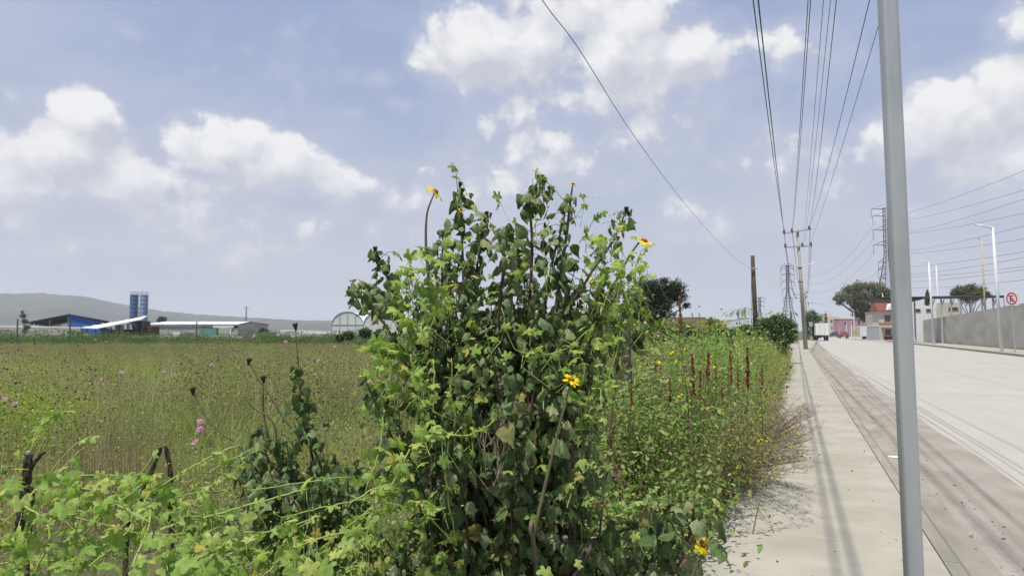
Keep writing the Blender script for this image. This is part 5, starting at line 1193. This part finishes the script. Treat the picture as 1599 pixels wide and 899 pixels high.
# brown stalks with dark seed heads
S1 = [stalk_clump('stalks_a', 9, .95, G_DRYG, SEED, hr=.0048, nh=4, nl=14, leaf=G_WEED), stalk_clump('stalks_b', 7, .8, G_DRYG, SEED, hr=.0048, nh=6, nl=16, leaf=G_WEED), stalk_clump('stalks_c', 10, .9, G_DRYG, SEED, hr=.0048, nh=3, nl=20, leaf=G_WEED)]
keep = lambda p_: -1 if (p_.y > 0 and proj((p_.x, p_.y, .5))[0] < 135 and proj((p_.x, p_.y, .5))[2] < 11) else .25 + 1.3 * max(0, patch(p_.x, p_.y, .2, 3) + .25)
n = area_n(4.2, 16, 3.4); scatter('seeding_weeds', S1, wedge(n, 4.2, 16, keep=keep), rng.uniform(.6, 1.1, n), 'tall brown weeds with small dark seed heads in the meadow')
n = area_n(16, 60, .9); scatter('far_seeding_weeds', [stalk_clump('far_stalks', 16, .9, G_DRYG, SEED, hr=.010, nh=3, spread=.35, nl=8, leaf=G_WEED, ls=(.04, .08))], wedge(n, 16, 60, keep=keep), rng.uniform(.7, 1.1, n), 'brown seeding weeds of the farther meadow')
# leafy green weeds
L1 = [leafy('leafy_a', 130, .45, .3, G_WEED, .035), leafy('leafy_b', 110, .55, .22, G_WEED, .04, [NARROW]), leafy('leafy_c', 120, .4, .35, G_WEED, .03, [OVAL, NARROW])]
keep2 = lambda p_: .15 + 1.6 * max(0, patch(p_.x, p_.y, .25, 9) + .15)
n = area_n(3.6, 18, 2.6); scatter('leafy_weeds', L1, wedge(n, 3.6, 18, keep=keep2), rng.uniform(.6, 1.15, n), 'low leafy green weeds between the grass')
# bright yellow green patch at the left
YG = lambda p_: proj((p_.x, p_.y, .5))[0] < 135 and proj((p_.x, p_.y, .5))[2] < 12
pl = []
for _ in range(110):
    p_ = B(U(-90, 125), U(7.6, 11)); pl.append((p_.x, p_.y, hfield(p_.x, p_.y)))
for _ in range(150):
    q = random.random(); x, d = (U(-80, 130), U(9, 13)) if q < .55 else ((U(130, 230), U(10, 14)) if q < .7 else (U(-100, 100), U(16, 24)))
    p_ = B(x, d); pl.append((p_.x, p_.y, hfield(p_.x, p_.y)))
scatter('yellow_green_weeds', [leafy('yg_a', 230, .62, .4, G_BRIGHT, .035, [OVAL, NARROW]), leafy('yg_b', 200, .5, .35, G_BRIGHT, .03, [NARROW])], pl, np.concatenate([rng.uniform(1.0, 1.6, 110), rng.uniform(.8, 1.4, 150)]), 'bright yellow green weeds clumped at the left of the meadow')
pl = wedge(1000, 4.3, 34, keep=lambda p_: .1 + 2 * max(0, patch(p_.x, p_.y, .3, 17)))
scatter('bright_grass', [tuft('bt_a', 60, .6, .1, G_BRIGHT), tuft('bt_b', 50, .5, .12, G_BRIGHT)], pl, rng.uniform(.7, 1.5, len(pl)), 'fresh bright green grass tufts in patches')
pl = [tuple(B(U(120, 285), U(5.5, 7.5), .08)) for _ in range(46)]
scatter('brown_stalks', [stalk_clump('bs_a', 12, 1.25, G_DRYG, SEED, nh=3, spread=.12, hr=.004), stalk_clump('bs_b', 14, 1.1, G_DRYG, SEED, nh=2, spread=.16, hr=.004)], pl, rng.uniform(.7, 1.05, 46), 'tall thin brown stalks behind the dead stalk pair', tilt=.05)
pl = wedge(190, 5.2, 14, keep=lambda p_: .05 + 2 * max(0, patch(p_.x, p_.y, .35, 61))) + wedge(260, 5.5, 36, keep=lambda p_: .1 + 2 * max(0, patch(p_.x, p_.y, .2, 51)))
scatter('tall_weeds', [leafy('tw_a', 200, 1.0, .4, G_WEED, .05, [NARROW, OVAL]), stalk_clump('tw_b', 14, 1.2, G_DRYG, SEED, nh=10, spread=.25, hr=.008, leaf=G_WEED, nl=30)], pl, rng.uniform(.6, 1.2, len(pl)), 'taller weeds standing above the meadow grass')
pl = wedge(420, 5, 34, keep=lambda p_: .1 + 2.2 * max(0, patch(p_.x, p_.y, .3, 83)))
G_FEATHER = leafmat('feather_grass', [(0, (.34, .31, .19)), (.5, (.44, .40, .26)), (1, (.36, .38, .18))], .45, .7)
scatter('feather_grass', [tuft('fg_a', 30, 1.15, .07, G_FEATHER, extra=[([NARROW], np.stack([rng.normal(0, .1, 40), rng.normal(0, .1, 40), rng.uniform(.7, 1.1, 40)], 1), rnd_frames(40, -.6, .3), rng.uniform(.03, .07, 40), G_FEATHER)]), tuft('fg_b', 24, 1.0, .09, G_FEATHER)], pl, rng.uniform(.55, 1.1, len(pl)), 'pale feathery grass stems rising over the meadow', tilt=.15)
# white umbels
pl = wedge(75, 5, 20, pxa=0, pxb=560, keep=lambda p_: .05 + 2 * max(0, patch(p_.x, p_.y, .6, 31)))
scatter('white_wildflowers', [stalk_clump('wf_a', 5, .6, G_WEED, WFLO, hr=.007, nh=7, spread=.1), stalk_clump('wf_b', 6, .5, G_WEED, WFLO, hr=.006, nh=9, spread=.13)], pl, rng.uniform(.8, 1.2, len(pl)), 'small white wildflowers speckled through the meadow')

# hedge of weeds at the far field edge
pl = []
for i in range(520):
    x = U(-200, 640); d = U(78, 98); p_ = B(x, d); pl.append((p_.x, p_.y, .05))
scatter('field_edge_hedge', [leafy('hd_a', 260, 1.25, 1.3, G_BUSH, .16, [OVAL], ns=8), leafy('hd_b', 220, .9, 1.5, G_BUSH, .14, [OVAL], ns=8)], pl, np.clip(rng.normal(.85, .28, 520), .4, 1.5), 'dark green weed hedge along the far field edge')

# verge of tall weeds beside the sidewalk
def verge(n, y0, y1, x0, x1, xr=None):
    out = []
    for _ in range(n):
        y = y0 + (y1 - y0) * random.random() ** 1.25; x = U(x0, x1); out.append((x, y, .1))
    return out
VW = [stalk_clump('vg_a', 9, 1.25, G_DRYG, None, spread=.2, nh=8, leaf=G_WEED, nl=34, ls=(.03, .07), lt=NARROW), leafy('vg_b', 330, 1.2, .42, G_VERGE, .065, [OVAL, NARROW], fl=YFLO, nf=1), stalk_clump('vg_c', 12, 1.15, G_DRYG, None, spread=.2, nh=5, leaf=G_WEED, nl=60, ls=(.03, .06), lt=OVAL),
      stalk_clump('vg_d', 12, 1.1, G_DRYG, G_DRY, hr=.007, spread=.22, nh=10, leaf=G_WEED, nl=26, ls=(.03, .05), lt=NARROW)]
pts = verge(900, 8.5, 60, -3.6, -.7) + verge(210, 6.2, 13, -2.4, -.8)
scatter('verge_weeds', VW, pts, np.clip(rng.normal(.85, .3, len(pts)), .35, 1.7), 'tall tangled green and brown weeds along the sidewalk edge', tilt=.12)
pl = [p_ for p_ in verge(620, 6.6, 34, -3.6, -.8) if patch(p_[0], p_[1], .5, 77) > -.12]
scatter('pale_green_weeds', [leafy('pg_a', 260, 1.15, .42, G_VERGE, .075, [OVAL], stem_m=G_WEED, fl=YFLO, nf=2, fs=.014), leafy('pg_c', 200, .9, .5, G_BRIGHT, .055, [NARROW, OVAL], stem_m=G_WEED), leafy('pg_b', 240, 1.0, .42, G_VERGE, .07, [OVAL], stem_m=G_WEED)], pl, np.clip(rng.normal(.8, .3, len(pl)), .35, 1.5), 'pale green broad leaved weeds behind the red dock spikes')
# low growth creeping over the sidewalk edge
pl = [(U(-1.0, -.3), U(8, 50), .14) for _ in range(260)]
scatter('edge_weeds', [stalk_clump('ew_a', 12, .55, G_DRYG, YFLO, hr=.009, spread=.10, nh=1, leaf=G_WEED, nl=40, ls=(.02, .04)), leafy('ew_b', 120, .45, .3, G_WEED, .035)], pl, rng.uniform(.7, 1.5, 260), 'low weeds leaning over the sidewalk edge', tilt=.3)
pl = [(U(-2.4, -.72), U(4.3, 12), .1) for _ in range(330)]
scatter('dry_undergrowth', [stalk_clump('du_a', 16, .5, G_DRYG, None, spread=.14, nh=9, leaf=G_DRY, nl=16, ls=(.02, .05)), leafy('du_b', 150, .5, .3, G_WEED, .05), leafy('du_c', 150, .45, .3, G_VERGE, .055)], pl, rng.uniform(.6, 1.5, 330), 'dry brown undergrowth between shrub and sidewalk', tilt=.3)

# ---- red dock spikes
def dock(px, yt, yb, d, lab, m_, w=.017, low=None, lean=0):
    top = P(px, yt, d); base = B(px + lean, d, .1); t = thing('dock_plant', lab, 'weed', base, 0, 'seeding dock plants in the verge')
    c = catmull([Vector((0, 0, 0)), (top - base) * .5 + Vector((U(-.05, .05), 0, 0)), (top - base) * .8 + Vector((U(-.03, .03), 0, 0)), top - base], 6); MB().tube(c, [.007 - .005 * i / len(c) for i in range(len(c))], 6).build('stem', mat('dock_stem' + str(px), (.16, .06, .04), (.10, .09, .04), .8), t)
    zb = P(px, yb, d).z; H = top.z; n = int((H - zb) * 750) + 60; u = rng.random(n); z0 = zb + (H - zb) * u
    rr = w * (1.12 - u) ** .6 * (.62 + .3 * np.sin(u * 23 + px) + .3 * np.sin(u * 57 + px * 2)); q = rng.random(n) * 6.28; f = (z0 - base.z) / (H - base.z)
    pos = np.stack([base.x + (top.x - base.x) * f + rr * np.cos(q) * rng.random(n) ** .5, base.y + (top.y - base.y) * f + rr * np.sin(q) * rng.random(n) ** .5, z0], 1)
    mass('seed_spike', [OCT], pos, yawR(n, .6), rng.uniform(.004, .0075, n) * (d / 6.5), m_, t, origin=base)
    n = int((zb - .3) * 45); u = rng.random(n); q = rng.random(n) * 6.28; pos = np.stack([base.x + (top.x - base.x) * u * .6 + .03 * np.cos(q), base.y + .03 * np.sin(q), .25 + (zb - .2) * u], 1)
    mass('leaves', [NARROW, OVAL], pos, frames(n, np.stack([np.cos(q), np.sin(q), q * 0], 1), rng.uniform(.2, 1, n)), rng.uniform(.03, .09, n), G_WEED, t, origin=base)
dock(1061, 462, 520, 6.8, 'tallest dock plant, with a rust brown spike rising above the horizon', BRND, .027, lean=16)
dock(1081, 552, 618, 6.4, 'dark red dock spike, left one of the close pair right of the tallest', REDD, .026, lean=4)
dock(1106, 550, 596, 6.3, 'dark red dock spike leaning right, right one of the close pair', REDD, .027, lean=-8)
dock(961, 550, 602, 6.0, 'slender dark red dock spike in front of the grey fence post', REDD, .015, lean=8)
dock(942, 608, 630, 5.6, 'short red dock spike lowest and furthest left', REDD, .014, lean=14)
dock(985, 606, 634, 5.8, 'short red dock spike just right below the slender one', REDD, .013, lean=10)
dock(1140, 545, 600, 7.0, 'brownish dock spike left of the rightmost red one', BRND, .019, lean=6)
dock(1167, 542, 605, 7.4, 'rightmost dock plant with a dull red spike', REDD, .023, lean=-2)
for (x_, ya, yb_, d_, lab_, m2, ww) in ((1094, 578, 612, 7.6, 'thin reddish dock spike half hidden between the close pair', REDD, .012), (1117, 566, 604, 8.2, 'slim brown dock spike behind the close pair, just right of it', BRND, .013), (1152, 572, 612, 7.8, 'slim brown dock spike between the two rightmost ones', BRND, .014),
        (1190, 566, 606, 9.0, 'small rusty dock spike nearest the sidewalk', BRND, .014), (1046, 590, 626, 6.6, 'small red dock spike low left of the tallest plant', REDD, .011), (1023, 560, 596, 8.5, 'slim dull dock spike between fence post and tallest plant', BRND, .013)):
    dock(x_, ya, yb_, d_, lab_, m2, ww, lean=U(-10, 10))
dock(1127, 604, 622, 6.4, 'small faint red dock spike low between the pairs', REDD, .012)

# ---- twiggy yellow flowered shrub lying over the sidewalk
def twiggy(label, c0, tips, m_tw, nleaf, lm, nfl, spread=.1, seed=3, fl=YFLO, name='twiggy_shrub'):
    t = thing(name, label, 'shrub', c0); tw = MB(); ends = []; k = 0
    for tp in tips:
        a = Vector((U(-.05, .05), U(-.05, .05), 0)); b = Vector(tp) - Vector(c0); mid = a.lerp(b, .5) + Vector((U(-.05, .05), U(-.05, .05), -.02 + U(-.02, .05)))
        c = catmull([a, mid, b], 5); mb = MB().tube(c, [.005 * (1 - .7 * i / len(c)) for i in range(len(c))], 5)
        if k < 60: mb.build('branch', m_tw, t, smooth=True)
        k += 1
        for i in range(3, len(c)):
            for _ in range(4):
                e = c[i] + Vector((U(-1, 1), U(-1, 1), U(-.2, 1))) * spread; tw.tube([c[i], c[i].lerp(e, .5) + Vector((U(-.01, .01), U(-.01, .01), 0)), e], [.0018, .0013, .001], 3, cap=False); ends += [e, c[i].lerp(e, .6)]
    o = tw.build('twigs', m_tw, t); o['kind'] = 'stuff'
    E = np.array([tuple(random.choice(ends) + Vector((random.gauss(0, .02), random.gauss(0, .02), random.gauss(0, .02)))) for _ in range(nleaf)]) + np.array(c0)
    mass('leaves', [OVAL, NARROW], E, rnd_frames(nleaf), rng.uniform(.012, .034, nleaf), lm, t, origin=c0)
    if nfl:
        E = np.array([tuple(random.choice(ends[len(ends) // 5:]) + Vector((0, 0, .02))) for _ in range(nfl)]) + np.array(c0)
        mass('blossom', [OCT], E, yawR(nfl, .6), rng.uniform(.006, .013, nfl), fl, t, origin=c0)
    return t
c0 = G(1110, 735, .12); c0.x = min(c0.x, -.68)
tips = []
for i in range(110):
    x = U(1120, 1268); y = U(640, 775) if x < 1230 else U(672, 745); d = U(5.9, 7.6); p_ = P(x, y, d)
    if p_.z < .2: p_.z = U(.2, .4)
    tips.append(p_)
TWIG = mat('twig', (.20, .15, .10), (.13, .09, .06), .9, 20)
twiggy('low twiggy shrub with small yellow flowers sprawling over the sidewalk', c0, tips, TWIG, 8000, leafmat('twig_leaf', [(0, (.13, .17, .05)), (1, (.30, .33, .10))], .3), 190, spread=.075)
c1 = Vector((-.75, 10.5, .1)); tips = [P(U(1215, 1282), U(595, 690), U(8.5, 11.5)) for i in range(46)]
for p_ in tips: p_.z = max(min(p_.z, .75), .2)
twiggy('sparse dry twiggy weed reaching over the sidewalk behind the yellow flowered one', c1, tips, TWIG, 1500, leafmat('dry_weed_leaf', [(0, (.16, .15, .07)), (1, (.28, .24, .13))], .25), 0, spread=.13, name='dry_weed')

# ---- pink cosmos
cos = [(158, 592, 7.5, 'left of the bright stalks, alone in the left meadow'), (190, 581, 8.5, 'faint one right of the lone left flower'), (257, 581, 8.5, 'middle of the left meadow above the dead stalk pair'), (329, 569, 8.5, 'left of the tall bare stalks, level with the bright grass'), (8, 622, 6.8, 'at the left edge, upper of the two'), (23, 629, 6.3, 'at the left edge, lower and larger of the two'),
       (304, 689, 4.6, 'largest one, low beside the side shrub'), (313, 657, 5.2, 'above the largest one, upper bloom'), (312, 669, 5.0, 'above the largest one, lower bloom'), (396, 524, 8.0, 'on the horizon left of the bare stalk, leftmost and biggest'), (376, 526, 10, 'pale one at the horizon, just right of the white hall'), (434, 522, 8.8, 'on the horizon between bare stalk and biggest one'), (446, 533, 8.5, 'just left of the bare stalk, under the horizon'),
       (457, 525, 11, 'small one touching the bare stalk'), (523, 541, 9, 'left of the tall shrub below the greenhouse'), (497, 562, 8, 'short of the greenhouse, dull and low'), (149, 530, 16, 'small one below the white shelter, left'), (165, 533, 16, 'small one below the white shelter, right'), (1101, 500, 99, None)]
for (x, y, d, lab) in cos:
    if lab is None: continue
    p_ = P(x, y, d); base = Vector((p_.x + U(-.05, .05), p_.y + U(-.05, .05), .1)); t = thing('cosmos_flower', 'pink cosmos flower ' + lab, 'flower', base, 0, 'pink cosmos flowers in the meadow')
    MB().tube(catmull([Vector((0, 0, 0)), (p_ - base) * .5 + Vector((U(-.04, .04), U(-.04, .04), 0)), p_ - base], 4), .0022, 5).build('stem', STEMG, t)
    flower(t, p_, -fwd * U(.3, .9) + rgt * U(-.5, .5) + Vector((0, 0, .7)), .026, 8, name='bloom', pm=PINKP, dm=mat('c' + str(x), (.5, .35, .03), None))

# ---- trees and bushes
def crown(parent, blobs, n, ls, m_, name='crown', tp=[OVAL]):
    loc = np.array(parent.location); pos = []; outs = []
    w = np.array([b[1] ** 2 for b in blobs]); w /= w.sum(); pick = rng.choice(len(blobs), n, p=w)
    dirs = rng.normal(0, 1, (n, 3)); dirs /= np.linalg.norm(dirs, axis=1)[:, None]
    for i in range(n):
        c, r_ = blobs[pick[i]]; rr = r_ * (.35 + .7 * random.random() ** .6) * (1 + .75 * noise.noise(Vector(dirs[i]) * 2.3 + Vector(c)))
        pos.append(np.array(c) + dirs[i] * rr * np.array([1, 1, .8]))
    pos = np.array(pos); return mass(name, tp, pos + loc, rnd_frames(n, -.2, .9), rng.uniform(.6, 1.2, n) * ls, m_, parent, origin=loc)
def tree(name, label, px, d, blobs_px, n, ls, m_, group=None, trunk=.2, z=.05, cat='tree', limbs=True):
    """blobs_px: (px, py, radius px, depth offset)"""
    base = B(px, d, z); t = thing(name, label, cat, base, 0, group); bl = []
    for (x, y, r_, dd) in blobs_px: p_ = P(x, y, d + dd) - base; bl.append((tuple(p_), r_ * d / F))
    cz = sum(b[0][2] for b in bl) / len(bl); cx_ = sum(b[0][0] for b in bl) / len(bl); cy_ = sum(b[0][1] for b in bl) / len(bl)
    fork = Vector((cx_ * .2, cy_ * .2, cz * .42)); MB().tube([(0, 0, 0), fork * .5 + Vector((.02, 0, 0)), fork], [trunk, trunk * .8, trunk * .65], 8).build('trunk', BARK, t, smooth=True)
    if limbs:
        for b in bl: c = Vector(b[0]); MB().tube([fork, fork.lerp(c, .5) + Vector((0, 0, -.1 * trunk)), c], [trunk * .5, trunk * .35, trunk * .12], 6).build('limb', BARK, t, smooth=True)
    o = crown(t, bl, n, ls, m_); del o['kind']; return t
tree('dark_tree', 'dark broad round tree standing right behind the tall shrub', 1015, 68, [(1010, 462, 26, 0), (1040, 458, 24, 1), (1055, 448, 15, 0), (1020, 447, 16, -1), (990, 478, 20, 0), (1030, 480, 24, 0), (1060, 462, 12, 0), (1003, 445, 10, 1), (1072, 476, 6, 0), (1000, 490, 16, 1), (1037, 438, 7, 0)], 22000, .19, G_TREE, trunk=.2)
tree('eucalyptus_tree', 'large grey green eucalyptus tree at the street end beside the steel post', 1356, 188, [(1314, 463, 10, 0), (1326, 452, 11, 2), (1340, 447, 10, -2), (1356, 448, 11, 2), (1371, 449, 11, 0), (1384, 456, 10, 0), (1330, 466, 12, 0), (1346, 462, 13, -2), (1362, 464, 13, 3), (1378, 468, 12, 0), (1338, 478, 10, 0), (1352, 480, 12, 0), (1368, 482, 11, 0), (1352, 494, 12, 0), (1338, 490, 7, 0), (1366, 497, 11, 0), (1358, 507, 8, 0), (1310, 472, 5, 0), (1304, 466, 4, 0)], 26000, .38, G_EUCA, trunk=.5)
tree('street_tree', 'green tree behind the concrete utility pole left of the truck', 1271, 131, [(1268, 490, 9, 0), (1277, 497, 8, 0), (1266, 505, 10, 0), (1276, 510, 8, 0), (1270, 518, 9, 0), (1262, 496, 6, 0)], 4200, .26, G_BUSH, trunk=.16)
tree('yard_tree', 'rounded tree showing above the canopy roof at the right', 1515, 135, [(1500, 455, 11, 0), (1515, 451, 10, 0), (1530, 455, 10, 0), (1514, 460, 14, 0), (1490, 458, 6, 0), (1540, 460, 6, 0)], 9000, .36, G_EUCA, trunk=.2)
tree('small_tree', 'thin young tree beside the tall black post at the left', 38, 120, [(36, 492, 5, 0), (39, 501, 5, 0), (42, 510, 5, 0), (38, 516, 4, 0), (35, 486, 2.5, 0)], 1500, .2, G_BUSH, trunk=.09)
tree('round_bush', 'small round green tree right of the silos above the white roof', 253, 205, [(251, 496, 4, 0), (256, 497, 4.5, 0), (254, 500, 5, 0), (247, 500, 3, 0)], 1200, .35, G_BUSH, trunk=.12)
tree('round_bush', 'tiny dark bush on the white walls left of the greenhouse', 412, 190, [(410, 514, 4.5, 0), (415, 516, 4, 0), (407, 517, 3, 0)], 900, .3, G_TREE, trunk=.1)
tree('cypress_tree', 'narrow dark cypress poking up behind the canopy just right of the steel post', 1448, 140, [(1448, y_, w_, 0) for y_, w_ in ((452, 1.0), (454, 1.5), (456, 2), (458, 2.3), (460, 2.6), (462, 2.8), (464, 3), (466, 3.1), (468, 3.2), (470, 3.3), (474, 3.3))], 3800, .2, G_BUSH, trunk=.1, limbs=False)
tree('cypress_tree', 'narrow dark cypress on the skyline left of the truck roof line', 1289.5, 230, [(1289.5, 486, .8, 0), (1289.5, 489, 1.2, 0), (1289.5, 492, 1.6, 0), (1289.5, 495, 1.9, 0), (1289.5, 498, 2.2, 0), (1289.5, 502, 2.4, 0)], 600, .3, G_TREE, trunk=.1, limbs=False)
for (px, d, bl, lab) in ((1212, 36, [(1195, 505, 14, 0), (1215, 500, 15, 0), (1232, 508, 12, 0), (1205, 520, 18, 0), (1228, 525, 16, 0), (1190, 525, 14, 0), (1215, 540, 16, 0)], 'largest dense green bush at the verge, left of the concrete pole'),
        (1160, 42, [(1150, 520, 12, 0), (1165, 515, 11, 0), (1175, 525, 12, 0), (1158, 532, 14, 0), (1140, 530, 9, 0)], 'dense green bush at the foot of the wooden pole'),
        (1112, 50, [(1108, 500, 6, 0), (1118, 507, 7, 0), (1128, 514, 8, 0), (1105, 515, 8, 0), (1118, 522, 10, 0), (1108, 532, 10, 0), (1126, 535, 11, 0), (1115, 545, 10, 0)], 'loose green bush before the yellow block wall'),
        (1050, 46, [(1015, 512, 9, 0), (1035, 510, 9, 0), (1055, 512, 9, 0), (1075, 514, 9, 0), (995, 514, 9, 0), (1090, 519, 8, 0), (1045, 520, 12, 0), (1070, 524, 9, 0), (1020, 532, 12, 0), (1050, 535, 12, 0), (1085, 534, 11, 0)], 'long low green hedge under the dark tree'),
        (560, 60, [(545, 522, 7, 0), (570, 518, 8, 0), (595, 520, 8, 0), (530, 526, 6, 0), (585, 526, 8, 0)], 'low green bushes at the foot of the greenhouse')):
    tree('roadside_bush', lab, px, d, bl, 8000, .0031 * d + .02, G_BUSH if px != 1112 else G_WEED, trunk=.05, cat='bush')

# ---- litter and grit on the pavement
lp = []
for _ in range(420):
    y = 4 + 34 * random.random() ** 1.8; x = (kx(y) + .2 + abs(random.gauss(0, .35))) if random.random() < .75 else U(-.6, kx(y) - .05)
    lp.append((x, y, .156 if x < kx(y) else .022))
scatter('street_grit', [D.objects.new('pebble', np_mesh('pebble', OCT[0] * .012 * np.array([1.3, 1, .5]), OCT[1], mat('grit', (.22, .19, .16), (.12, .10, .08), .95))), D.objects.new('dead_leaf', np_mesh('dead_leaf', HEARTS[1][0] * .035, HEARTS[1][1], G_DRY)), D.objects.new('chip', np_mesh('chip', NARROW[0] * .05, NARROW[1], mat('chip', (.45, .42, .36), (.3, .28, .24), .9)))], lp, rng.uniform(.4, 1.3, len(lp)), 'grit, dead leaves and scraps in the gutter and on the sidewalk')
t = thing('plastic_scrap', 'pale flat scrap of litter lying in the gutter left of the steel post', 'litter', G(1392, 713, .02)); MB().add([(-.08, -.05, 0), (.09, -.04, .004), (.07, .05, .012), (-.05, .06, .003), (0, 0, .018)], [(0, 1, 4), (1, 2, 4), (2, 3, 4), (3, 0, 4)]).build('sheet', WHITE, t)
